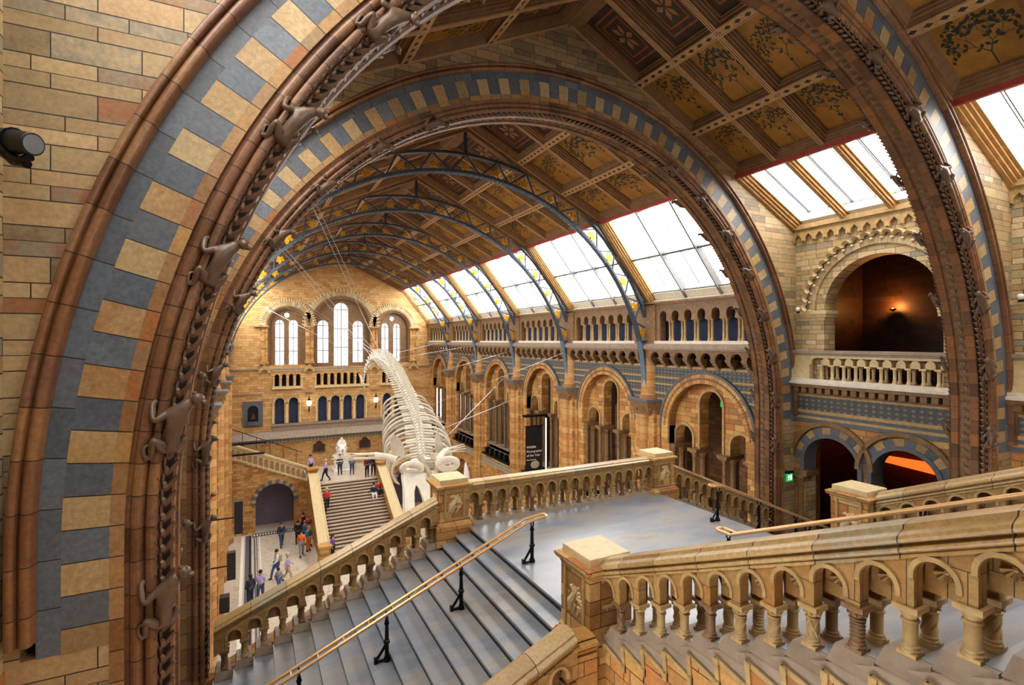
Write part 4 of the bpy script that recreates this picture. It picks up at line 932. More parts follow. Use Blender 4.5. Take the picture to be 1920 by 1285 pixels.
def balustrade(label, P0, dv, n, pitch, rise, matc='stone', deep=.5, extra=0.0, lead=0.0, tail=0.0, outer=None, group='stair balustrades', thin=True):
    """columns stand at a = 0..n along dv from P0 (z of column foot), each rise higher"""
    dv = Vector((dv[0], dv[1], 0)).normalized(); sd = Vector((dv.y, -dv.x, 0)); P0 = Vector(P0); sl = rise / pitch
    t = thing('balustrade', label, 'balustrade', P0, group)
    def P(a, t_, z, sh=True): return P0 + dv * a + sd * t_ + Vector((0, 0, z + (sl * a if sh else 0)))
    A0, A1 = -lead, n * pitch + tail; lg = .055; rr = pitch / 2 - lg
    o = [(A0, sl * A0 + .72), (A1, sl * A1 + .72), (A1, sl * A1 + .36)]
    if tail > lg: o += [(n * pitch + lg, n * rise + .36)] if tail > .3 else []
    o += [(n * pitch + min(lg, tail), n * rise + .36)] if not tail > .3 else []
    o += [(n * pitch - lg, n * rise + .36)]
    for k in range(n - 1, -1, -1):
        c = (k + .5) * pitch; zc = (k + .5) * rise + .655 - rr
        o += [(c + rr, max(zc, (k + 1) * rise + .37))] if False else []
        o += [(x, z) for x, z in arc(c, zc, rr, 0, pi, 10)] + [(c - rr, k * rise + .36)]
        if k: o += [(k * pitch - lg, k * rise + .36)]
    o += [(A0, rise * A0 / pitch + .36)]
    oo = [];
    for p in o:
        if not oo or hypot(p[0] - oo[-1][0], p[1] - oo[-1][1]) > 1e-4: oo.append(p)
    for s in (-1, 1):
        mb = MB(); a, b = (s * .20, s * .085)
        mb.plate(oo, [], lambda x, z, q: P(x, q, z, False), a, b); mb.build('arcade_panel', 'spandrel', t, ang=25)
        mb = MB()
        for k in range(n): c = (k + .5) * pitch; zc = (k + .5) * rise + .655 - rr; ringstrip(mb, c, zc, rr - .002, rr + .032, zc - .04, lambda x, z, q: P(x, q, z, False), s * .216, s * .19, 12)
        mb.build('arch_moulding', matc, t)
    for k in range(n):      # shell ornament inside each arch
        c = (k + .5) * pitch; zc = (k + .5) * rise + .655 - rr
        for s in (-1, 1):
            mb = MB()
            for q in range(5): aa = pi * (q + .5) / 5; mb.tube([P(c, s * .03, zc + .02, False), P(c + rr * .6 * cos(aa), s * .055, zc + .02 - rr * .55 * sin(aa), False)], [.008, .017], 5)
            mb.ball(P(c, s * .035, zc + .02, False), .02, 6, 4); mb.build('shell_ornament', matc, t)
    mb = MB()
    for k in range(n):
        c = (k + .5) * pitch; zl = (k + .5) * rise + .37
        mb.hexa([P(c - rr - .01, -.03, zl, False), P(c + rr + .01, -.03, zl, False), P(c + rr + .01, .03, zl, False), P(c - rr - .01, .03, zl, False), P(c - rr - .01, -.03, zl + .33, False), P(c + rr + .01, -.03, zl + .33, False), P(c + rr + .01, .03, zl + .33, False), P(c - rr - .01, .03, zl + .33, False)])
    mb.build('inner_panel', 'spandrel', t, smooth=False)
    for k in range(n + 1):
        for s in (-1, 1):
            me = BK[BO[(k * 2 + (s > 0)) % 7]]; b = meshobj('baluster', me, matc); b.parent = t; b.matrix_parent_inverse = t.matrix_basis.inverted(); b.matrix_basis = Matrix.Translation(P(k * pitch, s * .13, k * rise, False)) @ Matrix.Rotation(atan2(dv.y, dv.x), 4, 'Z')
            b.material_slots[0].material = MATS[matc if (k * 3 + (s > 0)) % 4 else 'stone_dark']
    mb = MB(); hp = [(.20, .69), (.215, .70), (.215, .72), (.205, .73), (.23, .745), (.237, .76), (.23, .775), (.205, .785), (.205, .80), (.25, .815), (.256, .84), (.25, .865), (.215, .885), (.175, .90), (.165, .935), (.06, .955)]; hp = [(a * .82, .72 + (z - .69) * .62) for a, z in hp] if thin else hp; pr = [(-a, z) for a, z in hp] + hp[::-1]
    for i in range(len(pr)):
        (a, z), (b, z2) = pr[i], pr[(i + 1) % len(pr)]
        mb.poly([P(A0, a, z), P(A0, b, z2), P(A1, b, z2), P(A1, a, z)], [(A0 + 20, 0), (A0 + 20, .1), (A1 + 20, .1), (A1 + 20, 0)])
    for A in (A0, A1): mb.poly([P(A, a, z) for a, z in pr])
    mb.build('coping', 'coping_seg', t, ang=25)
    mb = MB()
    if rise:
        for k in range(n + 1):
            c = k * pitch; z = k * rise; a0, a1 = max(A0, c - pitch * .5), min(A1, c + pitch * .5)
            mb.hexa([P(a0, -.24, z - .14, False), P(a1, -.24, z - .14 , False), P(a1, .24, z - .14, False), P(a0, .24, z - .14, False), P(a0 + .04, -.19, z - .002, False), P(a1 - .03, -.19, z - .002, False), P(a1 - .03, .19, z - .002, False), P(a0 + .04, .19, z - .002, False)])
    else: mb.hexa([P(A0, -.24, -.1), P(A1, -.24, -.1), P(A1, .24, -.1), P(A0, .24, -.1), P(A0, -.19, -.001), P(A1, -.19, -.001), P(A1, .19, -.001), P(A0, .19, -.001)])
    mb.build('plinth', 'ledge', t, smooth=False)
    mb = MB(); mb.hexa([P(A0, -.215, -deep), P(A1, -.215, -deep), P(A1, .215, -deep), P(A0, .215, -deep), P(A0, -.215, -.1), P(A1, -.215, -.1), P(A1, .215, -.1), P(A0, .215, -.1)]); mb.build('string_wall', 'ledge', t, smooth=False)
    return t
def griffin(mb, c, u, n, s):
    """little winged beast in relief: c centre, u to the right, n out of the wall"""
    c, u, n = Vector(c), Vector(u), Vector(n); c = c - n * .03 * s; Q = lambda x, z, d=.0: c + u * x * s + Vector((0, 0, z * s)) + n * d
    mb.tube([Q(-.12, -.16, .01), Q(-.08, -.02, .025), Q(-.02, .05, .03), Q(.02, .13, .03), Q(-.02, .19, .025)], [.05 * s, .07 * s, .06 * s, .045 * s, .05 * s], 8)
    mb.tube([Q(-.02, .19, .03), Q(-.1, .17, .03)], [.04 * s, .02 * s], 7)
    for k in range(5): mb.tube([Q(.0, .06, .02), Q(.08 + .03 * k, .2 - .05 * k, .02), Q(.13 + .01 * k, .24 - .08 * k, .015)], [.02 * s, .025 * s, .008 * s], 6)
    for x in (-.14, -.03, .08): mb.tube([Q(x + .04, -.04, .02), Q(x, -.14, .025), Q(x - .04, -.2, .02)], [.035 * s, .025 * s, .02 * s], 6)
    for k in range(9): a = k * .7; x0, z0 = .17 * cos(a), .2 * sin(a); mb.tube([Q(x0 * .75, z0 * .75, .0), Q(x0, z0, .02), Q(x0 + .03 * sin(a), z0 + .04, .015)], [.012 * s, .02 * s, .006 * s], 5)
    mb.tube([Q(.05, -.06, .02), Q(.14, -.1, .02), Q(.17, 0, .02), Q(.12, .02, .02)], .018 * s, 6)
def pedestal(label, x, y, zf, zt, drop=.1, faces=((0, -1), (-1, 0))):
    t = thing('pedestal', label, 'pedestal', (x, y, zf - drop), 'stair newel pedestals'); h = zt - zf
    mb = MB(); mb.sqstack((x, y, zf), [(.44, -drop), (.44, .07), (.42, .09), (.40, .13), (.37, .15), (.36, .2), (.345, .22), (.345, h - .25), (.36, h - .24), (.36, h - .21), (.40, h - .19), (.42, h - .15), (.42, h - .12), (.37, h - .10)]); mb.build('body', 'gold_brick', t, smooth=False)
    mb = MB(); mb.sqstack((x, y, zt), [(.33, -.11), (.33, -.005), (.325, 0)]); mb.build('cap_block', 'pale_stone', t, smooth=False)
    zc = zf + (h - .03) / 2; hh = (h - .47) / 2
    for fx, fy in faces:
        u = (-fy, fx, 0); n = Vector((fx, fy, 0)); U = Vector(u); c = Vector((x, y, zc)) + n * .345; mb = MB()
        for a0, a1, z0, z1 in ((-.24, .24, hh, hh + .04), (-.24, .24, -hh - .04, -hh), (-.24, -.20, -hh, hh), (.20, .24, -hh, hh)):
            q = [c + U * a0 + Vector((0, 0, z0)), c + U * a1 + Vector((0, 0, z0)), c + U * a1 + n * .025 + Vector((0, 0, z0)), c + U * a0 + n * .025 + Vector((0, 0, z0))]
            mb.hexa(q + [p + Vector((0, 0, z1 - z0)) for p in q])
        mb.build('panel_frame', 'stone', t, smooth=False)
        mb = MB(); griffin(mb, c + Vector((0, 0, 0)), u, n, min(hh / .27, 1.15) * .85); mb.build('carved_beast', 'pale_stone', t)
    return t
LZ = 10.82
def flight(label, n, tr, rs, O, dv, w0, w1, up, base, mt='tread'):
    """steps from O going along dv; w0,w1 across; up=+1 climbs, -1 descends"""
    dv = Vector((dv[0], dv[1], 0)); sd = Vector((-dv.y, dv.x, 0)); O = Vector(O); t = thing('staircase', label, 'staircase', O, None)
    P = lambda a, b, z: O + dv * a + sd * b + Vector((0, 0, z))
    for k in range(n):
        if up > 0: a0, a1, z = k * tr, (k + 1) * tr, (k + 1) * rs
        else: a0, a1, z = k * tr, (k + 1) * tr, -(k + 1) * rs
        q0, q1 = (a0 - .025, a1) if up > 0 else (a0, a1 + .025)
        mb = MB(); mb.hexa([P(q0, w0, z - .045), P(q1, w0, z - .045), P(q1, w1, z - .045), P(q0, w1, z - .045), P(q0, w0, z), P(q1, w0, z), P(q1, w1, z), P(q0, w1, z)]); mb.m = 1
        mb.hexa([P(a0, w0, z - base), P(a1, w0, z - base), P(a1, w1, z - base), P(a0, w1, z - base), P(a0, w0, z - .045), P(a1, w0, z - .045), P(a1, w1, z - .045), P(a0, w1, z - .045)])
        mb.build('step', [mt, 'shaded_riser' if mt == 'tread' else 'shaded_riser_far'], t, smooth=False)
    return t
flight('broad grey stone stairs descending to the left from the landing', 19, .333, .137, (4.40, 0, LZ), (-1, 0), -10.93, -5.75, -1, .5)
flight('stone stairs descending to the right from the landing', 18, .333, .137, (9.93, 0, LZ), (1, 0), 5.75, 10.93, -1, .5)
flight('stone stairs climbing from the landing towards the viewer', 16, .3585, .162, (0, 5.85, LZ), (0, -1), 4.2, 10.9, 1, .5)
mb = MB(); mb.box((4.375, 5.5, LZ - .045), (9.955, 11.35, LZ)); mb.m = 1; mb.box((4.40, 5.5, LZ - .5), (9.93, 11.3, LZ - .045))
o = mb.build('floor_landing', ['tread', 'shaded_riser'], smooth=False); struct(o, 'grey stone landing where the three flights meet', 'landing')
mb = MB(); mb.box((-1.7, 5.4, 7.0), (CX + 8.9, 11.4, 7.25)); struct(mb.build('floor_first', 'stone_dark', smooth=False), 'first floor slab under the stair bridge', 'floor')
mb = MB(); mb.box((-1.7, -6, 13.2), (CX + 8.9, .25, 13.4)); struct(mb.build('floor_second', 'tread', smooth=False), 'second floor walkway where the viewer stands', 'floor')
FB = LZ + .07
balustrade('level arcaded balustrade along the far edge of the landing', (4.54 - .172, 11.04, FB), (1, 0), 16, .343, 0, lead=-.0, tail=.1)
balustrade('sloping arcaded balustrade on the far side of the left flight', (3.56, 11.04, FB - .33), (-1, 0), 12, .333, -.137, lead=.12, tail=.17)
balustrade('sloping arcaded balustrade on the far side of the right flight', (10.62, 11.04, FB - .25), (1, 0), 12, .333, -.137, lead=.1, tail=.0)
balustrade('big arcaded balustrade climbing past the viewer, with patterned columns', (4.34, 5.40 + .179, 11.14), (0, -1), 17, .3585, .162, deep=1.1, lead=-.05, tail=.2, thin=False)
balustrade('arcaded balustrade on the far side of the flight that climbs towards the viewer', (10.64, 5.5, 11.2), (0, -1), 15, .3585, .162, deep=.9, lead=0, tail=.2, thin=False)
balustrade('sloping arcaded balustrade on the near side of the left flight, bottom of the picture', (3.5, 5.5, FB - .46), (-1, 0), 12, .333, -.137, lead=.1, tail=.17)
balustrade('sloping arcaded balustrade on the near side of the right flight', (11.1, 5.62, FB - .4), (1, 0), 10, .333, -.137, lead=.05, tail=.1)
for nm, x, y, zo, l in (('a', 3.78, 11.04, -.13, 'short level coping where the far left balustrade meets its pedestal'), ('b', 3.72, 5.5, -.27, 'short level coping where the near left balustrade meets its pedestal')):
    mb = MB(); z = FB - .29 + .03 + zo; hp = [(.20, .69), (.215, .70), (.215, .72), (.205, .73), (.23, .745), (.237, .76), (.23, .775), (.205, .785), (.205, .80), (.25, .815), (.256, .84), (.25, .865), (.215, .885), (.175, .90), (.165, .935), (.06, .955)]; hp = [(a * .82, .72 + (z_ - .69) * .62) for a, z_ in hp]; pr = [(-a, q) for a, q in hp] + hp[::-1]
    mb.rings([[(xx, y + a, z + q) for a, q in pr] for xx in (x - .17, x + .2)]); t = thing('balustrade', l, 'balustrade', (x, y, z), 'stair balustrades'); mb.build('coping', 'gold_brick', t, ang=25)
    mb = MB(); mb.box((x - .14, y - .17, z - .4), (x + .2, y + .17, z + .69)); mb.build('arcade_panel', 'gold_brick', t, smooth=False)
pedestal('square carved pedestal at the far left corner of the landing', 4.06, 11.18, LZ, 11.9, .36)
pedestal('square carved pedestal at the far right corner of the landing', 10.18, 11.1, LZ, 11.9, .36)
pedestal('nearest square carved pedestal, at the foot of the climbing balustrade', 4.28, 5.86, LZ, 12.13, 1.5, ((-1, 0),))
pedestal('square carved pedestal at the right foot of the climbing flight', 10.64, 5.92, LZ, 12.15, 1.5, ((0, -1), (-1, 0), (0, 1)))
# solid wall under the climbing balustrade, with its stepped moulding
mb = MB(); mb.plate([(5.6, 7.2), (5.6, 10.75), (-1.2, 13.85), (-1.2, 7.2)], [], lambda a, b, t_: (t_, a, b), 4.135, 4.6); o = mb.build('wall_stair_side', 'gold_brick', smooth=False); struct(o, 'block wall under the big climbing balustrade', 'wall')
mb = MB(); mb.plate([(5.6, 10.6), (5.6, 11.04), (-1.0, 14.02), (-1.0, 13.1)], [], lambda a, b, t_: (t_, a, b), 4.12, 4.14); o2 = mb.build('string_face', 'ledge', o, smooth=False)
mb = MB()
for k in range(16):
    y = 5.42 - k * .3585; z = 11.04 + k * .162
    for w_, d in ((.034, .03), (.016, .05)):
        mb.box((4.13 - d, y - .41, z - .13), (4.135, y - .36, z - .05)); mb.box((4.13 - d, y - .045, z - .05), (4.135, y + .015, z + .015))
        mb.bar((4.13 - d / 2, y, z), (4.13 - d / 2, y - .39, z - .085), d, w_, (1, 0, 0)); mb.bar((4.13 - d / 2, y - .385, z - .12), (4.13 - d / 2, y - .3585, z + .175), w_, d, (0, 1, 0))
mb.build('stepped_moulding', 'stone', o, smooth=False)
mb = MB()
for k in range(16):
    y = 5.42 - k * .3585; z = 11.04 + k * .162
    mb.plate([(y - .0, z - .02), (y - .37, z - .1), (y - .37, z - .55), (y - .0, z - .55)], [], lambda a, b, t_: (t_, a, b), 4.115, 4.13)
mb.build('facing', 'gold_brick', o, smooth=False)
for y, nm in ((5.62, 'near'), (11.1, 'far')):
    for s, sd_ in ((-1, 'left'), (1, 'right')):
        x0 = 4.1 if s < 0 else 10.2
        mb = MB(); mb.plate([(x0, LZ - .1), (x0 + s * 5.9, LZ - 2.5), (x0 + s * 5.9, 7.2), (x0, 7.2)], [], lambda a, b, t_: (a, t_, b), y - .19, y + .19)
        struct(mb.build('wall_under_stair', 'gold_brick', smooth=False), 'block wall carrying the %s edge of the %s flight' % (nm, sd_), 'wall')
# ------------------------------------------------------------ brass handrails
def handrail(label, pts, posts, gap=.16, side=(0, 1, 0), hts=.8, loop0=True, loop1=False, ext=0):
    t = thing('handrail', label, 'handrail', pts[0], 'brass stair handrails'); sd = Vector(side); pts = [Vector(p) for p in pts]
    for s in (-1, 1):
        mb = MB(); mb.tube([p + sd * s * gap / 2 for p in pts], .026, 12); mb.build('rail', 'brass', t)
    mb = MB(); p = pts[0]; d = (pts[0] - pts[1]).normalized(); d.z = 0; mb.tube([p + sd * gap / 2 * cos(pi * k / 8) + d * .06 * sin(pi * k / 8) for k in range(9)], .024, 10)
    for i in range(len(pts) - 1):
        L = (pts[i + 1] - pts[i]).length; m = int(L / .42)
        for k in range(m): q = pts[i].lerp(pts[i + 1], (k + .5) / m); m2 = MB(); m2.bar(q - sd * gap / 2, q + sd * gap / 2, .02, .02); m2.build('rail_spacer', 'brass', t, smooth=False)
    mb.build('end_loop', 'brass', t)
    for q, f in posts:
        q = Vector(q); h = q.z - f; mb = MB(); b = Vector((q.x, q.y, f))
        mb.lathe(b, [(.06, 0), (.06, .03), (.045, .06), (.032, .1), (.038, .28), (.055, .30), (.055, .33), (.036, .35), (.03, h - .2), (.045, h - .17), (.03, h - .13), (.03, h - .1)], 10)
        mb.tube([q + sd * .05 + Vector((0, 0, 0)), q + sd * .05 + Vector((0, 0, -.07)), q + Vector((0, 0, -.12)), q - sd * .05 + Vector((0, 0, -.07)), q - sd * .05], .013, 6)
        ax = Vector((-sd.y, sd.x, 0)) * (1 if sd.y else -1)
        mb.tube([b + Vector((0, 0, .30)), b + ax * .06 + Vector((0, 0, .2)), b + ax * .16 + Vector((0, 0, .06))], .022, 6); mb.bar(b + Vector((0, 0, .02)), b + ax * .2 + Vector((0, 0, .02)), .035, .035); mb.box(b + ax * .18 - Vector((.03, .03, 0)), b + ax * .18 + Vector((.03, .03, .09)))
        mb.build('post', 'black_iron', t)
zr = lambda x: 11.62 + (x - 4.72) * .4114
handrail('double brass handrail running down the middle of the left flight', [(4.98, 8.5, 11.66), (4.62, 8.5, 11.62), (-1.2, 8.5, 11.60 + (-1.2 - 4.62) * .4114)], [((4.74, 8.5, 11.60), LZ), ((3.31, 8.5, 11.05), LZ - .548), ((2.0, 8.5, 10.51), LZ - 1.096), ((.66, 8.5, 9.96), LZ - 1.64)])
handrail('brass handrail running down the middle of the right flight', [(9.5, 8.5, 11.66), (9.8, 8.5, 11.62), (15.2, 8.5, 9.4)], [((9.67, 8.5, 11.60), LZ), ((11.1, 8.5, 11.07), LZ - .548), ((12.5, 8.5, 10.5), LZ - 1.096)])
handrail('brass handrail climbing the middle of the flight towards the viewer', [(7.03, 6.1, 11.84), (7.03, 5.85, 11.84), (7.03, 0.5, 11.84 + 5.35 * .449)], [((7.03, 5.95, 11.84), LZ), ((7.03, 4.6, 12.4), LZ + .6), ((7.03, 3.2, 13.03), LZ + 1.25), ((7.03, 1.9, 13.6), LZ + 1.85)], side=(1, 0, 0))
# ------------------------------------------------------------ great staircase at the far end
SZ, SY0, SY1, SXL, SXR = 3.5, 37.2, 43.9, 4.78, 9.55
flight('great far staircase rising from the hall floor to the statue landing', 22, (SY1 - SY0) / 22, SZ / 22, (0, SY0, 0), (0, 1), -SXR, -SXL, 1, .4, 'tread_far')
mb = MB(); mb.box((SXL - .6, SY1, 0), (SXR + .6, 49.9, SZ)); struct(mb.build('floor_statue_landing', 'hall_floor', smooth=False), 'landing at the top of the far staircase', 'floor')
def far_side(s, nm):
    X = lambda x: x if s < 0 else 2 * (SXL + SXR) / 2 - x      # mirrored about the stair axis
    t = thing('stair_parapet', 'golden sloping parapet on the %s side of the great far staircase' % nm, 'parapet', (X(4.4), SY0, 0))
    mb = MB()
    a, b = X(SXL - .62), X(SXL - .05); x0, x1 = min(a, b), max(a, b)
    mb.plate([(SY0 - .2, 0), (SY0 - .2, 1.0), (SY1, SZ + .75), (SY1, 0)], [], lambda p, q, t_: (t_, p, q), x0, x1); mb.build('wall', 'gold_brick', t, smooth=False)
    mb = MB(); mb.plate([(SY0 - .3, .98), (SY0 - .3, 1.18), (SY1, SZ + .95), (SY1, SZ + .75)], [], lambda p, q, t_: (t_, p, q), x0 - .06, x1 + .06)
    for d in (-.1, x1 - x0 + .02): mb.plate([(SY0 - .3, 1.16), (SY0 - .3, 1.24), (SY1, SZ + 1.01), (SY1, SZ + .93)], [], lambda p, q, t_: (t_, p, q), x0 + d, x0 + d + .08)
    mb.build('coping', 'pale_stone', t, smooth=False)
    for yy, z0, z1 in ((SY0 - .55, 0, 1.25), (SY1 + .3, 0, SZ + 1.25)):
        mb = MB(); mb.sqstack(((x0 + x1) / 2, yy, 0), [(.42, z0), (.42, .3), (.36, .35), (.36, z1 - .15), (.44, z1 - .1), (.44, z1)]); mb.build('end_pedestal', 'gold_brick', t, smooth=False)
    # side wing with archway and its own sloping balustrade
    w_ = thing('side_stair', '%s-hand side stair with an archway under it, beside the great far staircase' % nm, 'staircase', (X(1.5), 44.7, 0))
    mp = lambda p, q, t_: (X(p), t_, q)
    mb = MB(); mb.plate([(-1.76, 0), (-1.76, 6.1), (4.12, 3.6), (4.12, 0), (3.1, 0)] + arc(1.72, 2.35, 1.38, 0, pi, 20) + [(.34, 0)], [], mp, 44.7, 45.3); mb.build('wall', 'gold_brick', w_, smooth=False)
    mb = MB(); ringstrip(mb, 1.72, 2.35, 1.38, 1.68, 2.2, mp, 44.62, 45.3, 24); mb.build('arch_ring', 'stripe', w_)
    mb = MB(); mb.box((min(X(-1.7), X(4.1)), 46.6, 0), (max(X(-1.7), X(4.1)), 46.8, 3.6)); mb.build('vault_back', 'vault_grey', w_, smooth=False)
    zb = lambda c: 6.15 - .432 * (c + 1.7); n = 14; mb = MB(); o = [(-1.7, zb(-1.7) + .98), (4.12, zb(4.12) + .98), (4.12, zb(4.12) + .5)]
    for k in range(n - 1, -1, -1):
        c = -1.45 + (k + .5) * .39; o += [(c + .145, zb(c + .145) + .5)] + arc(c, zb(c) + .6, .145, 0, pi, 6) + [(c - .145, zb(c - .145) + .5)]
    o += [(-1.7, zb(-1.7) + .5)]; mb.plate(o, [], mp, 44.75, 44.95); mb.build('arcade_panel', 'pale_stone', w_)
    mb = MB(); mb.bar((X(-1.7), 44.85, 7.18), (X(4.15), 44.85, 4.66), .36, .14); mb.bar((X(-1.7), 44.85, 6.12), (X(4.15), 44.85, 3.6), .4, .12); mb.build('coping', 'pale_stone', w_, smooth=False)
    for k in range(15):
        c = -1.45 + k * .39; mb = MB(); shaft(mb, (X(c), 44.85), .05, zb(c), zb(c) + .5, .12, .1, n=6); mb.build('baluster', 'pale_stone', w_)
    mb = MB()
    for k in range(17):
        c = -1.6 + k * .34; z = 5.95 - .43 * (c + 1.6); mb.bar((X(c), 44.66, z), (X(c + .34), 44.66, z), .05, .05); mb.bar((X(c + .34), 44.66, z), (X(c + .34), 44.66, z - .146), .05, .05)
    mb.build('stepped_moulding', 'stone', w_, smooth=False)
    mb = MB(); mb.tube([(X(-1.7), 46.6, 8.1), (X(3.9), 46.6, 5.6)], .03, 6); [mb.tube([(X(-1.6 + k), 46.6, 8.05 - .446 * k), (X(-1.6 + k), 46.6, 7.1 - .446 * k)], .02, 6) for k in range(6)]; mb.build('inner_handrail', 'black_iron', w_)
    mb = MB(); mb.hexa([(X(-1.7), 45.3, 5.9), (X(4.1), 45.3, 3.4), (X(4.1), 49.9, 3.4), (X(-1.7), 49.9, 5.9), (X(-1.7), 45.3, 6.0), (X(4.1), 45.3, 3.5), (X(4.1), 49.9, 3.5), (X(-1.7), 49.9, 6.0)]); mb.build('ramped_steps', 'stone_dark', w_, smooth=False)
plain('vault_grey', '#6f6577', .8, var=.15)
far_side(-1, 'left'); far_side(1, 'right')

# ------------------------------------------------------------ blue whale skeleton
from mathutils.geometry import interpolate_bezier
def spl(pts, n):
    pts = [Vector(p) for p in pts]; out = []
    for i in range(len(pts) - 1):
        p0, p1, p2, p3 = pts[max(i - 1, 0)], pts[i], pts[i + 1], pts[min(i + 2, len(pts) - 1)]
        for k in range(n):
            t = k / n; out.append(.5 * ((2 * p1) + (p2 - p0) * t + (2 * p0 - 5 * p1 + 4 * p2 - p3) * t * t + (3 * p1 - p0 - 3 * p2 + p3) * t ** 3))
    out.append(pts[-1]); return out
whale = thing('whale_skeleton', 'huge pale whale skeleton diving through the hall on wires', 'skeleton', (7, 24, 7))
def at(u, v, Y):
    c, s = cos(.4698), sin(.4698); t = (u - 960) / 964.95; w_ = (639.1 - v) / 964.95; k = Y / (c - t * s); return Vector(((s + t * c) * k, Y, 15 + w_ * k))
SPC = [at(793, 872, 20.6), at(791, 850, 21.8), at(788, 825, 23.2), at(782, 789, 25.2), at(769, 757, 27.4), at(755, 725, 29.4), at(741, 700, 31.2), at(726, 681, 33), at(708, 672, 34.8), at(693, 680, 36.2), at(684, 700, 37.2), at(681, 722, 38)]
SP = spl(SPC, 10)
cum = [0]
for a, b in zip(SP, SP[1:]): cum.append(cum[-1] + (b - a).length)
def onsp(d):
    d = max(0, min(cum[-1] - 1e-3, d)); i = max(k for k in range(len(cum)) if cum[k] <= d); i = min(i, len(SP) - 2)
    f = (d - cum[i]) / (cum[i + 1] - cum[i]); p = SP[i].lerp(SP[i + 1], f); T_ = (SP[i + 1] - SP[i]).normalized(); return p, T_
LN = cum[-1]; NVT = 62
for k in range(NVT):
    f = k / (NVT - 1); p, T_ = onsp(LN * f); side = T_.cross(Vector((0, 0, 1))).normalized(); up = side.cross(T_).normalized()
    if up.dot(Vector((0, -.35, 1))) < 0: up = -up; side = -side
    big = .17 + .10 * sin(pi * min(1, f * 1.15)) if f < .9 else .12
    if f > .85: big *= 1 - (f - .85) * 4
    mb = MB(); L = LN / NVT * .36; n = 8
    mb.rings([[p + T_ * d + (side * cos(2 * pi * j / n) + up * sin(2 * pi * j / n)) * big * rr for j in range(n)] for d, rr in ((-L, 1), (-L * .8, .98), (0, .8), (L * .8, .98), (L, 1))])
    hgt = (.35 + .42 * sin(pi * min(1, .15 + f))) * (1 if f < .86 else max(.15, 1 - (f - .86) * 6)); lw = (.42 if f > .12 else .28) * (1.15 - f * .75)
    mb.hexa([p + up * big - T_ * L * .8 - side * .03, p + up * big + T_ * L * .5 - side * .03, p + up * big + T_ * L * .5 + side * .03, p + up * big - T_ * L * .8 + side * .03,
             p + up * (big + hgt) + T_ * L * .1 - side * .025, p + up * (big + hgt) + T_ * L * 1.1 - side * .025, p + up * (big + hgt) + T_ * L * 1.1 + side * .025, p + up * (big + hgt) + T_ * L * .1 + side * .025])
    if f < .84:
        for s in (-1, 1):
            a = p + side * s * big * .7; b = p + side * s * (big + lw) + T_ * .05 - up * .05
            mb.hexa([a - T_ * L * .6 - up * .03, a + T_ * L * .6 - up * .03, b + T_ * L * .4 - up * .02, b - T_ * L * .6 - up * .02, a - T_ * L * .6 + up * .04, a + T_ * L * .6 + up * .04, b + T_ * L * .4 + up * .02, b - T_ * L * .6 + up * .02])
    if .5 < f < .9: mb.bar(p - up * big, p - up * (big + .22 * (1.3 - f)) + T_ * .02, .05, L * 1.6)
    mb.build('vertebra', 'bone', whale)
for k in range(15):
    f = .06 + k * .0265; p, T_ = onsp(LN * f); side = T_.cross(Vector((0, 0, 1))).normalized(); up = side.cross(T_).normalized()
    if up.z < 0 and up.y > 0: up = -up
    wd = .95 + .45 * sin(pi * (k + 1.5) / 16); dp = 1.5 + .9 * sin(pi * (k + 1) / 17)
    if k > 11: dp *= .8
    for s in (-1, 1):
        pts = [p + side * s * .2 + up * .02]
        for j in range(1, 13):
            a = j / 12; ang = a * 2.35; pts.append(p + side * s * (.2 + wd * sin(ang) * 1.0) - up * (dp * (1 - cos(ang)) * .58 - .1 * sin(ang)) + T_ * (.5 * a * a))
        mb = MB(); mb.tube(pts, [.05] + [.062] * 6 + [.05] * 5 + [.035], 6); mb.build('rib', 'bone_shade' if k % 3 == 1 else 'bone', whale)
def blade(name, outline, thick, par, mp):
    mb = MB(); mb.plate(outline, [], mp, -thick / 2, thick / 2); return mb.build(name, 'bone', par)
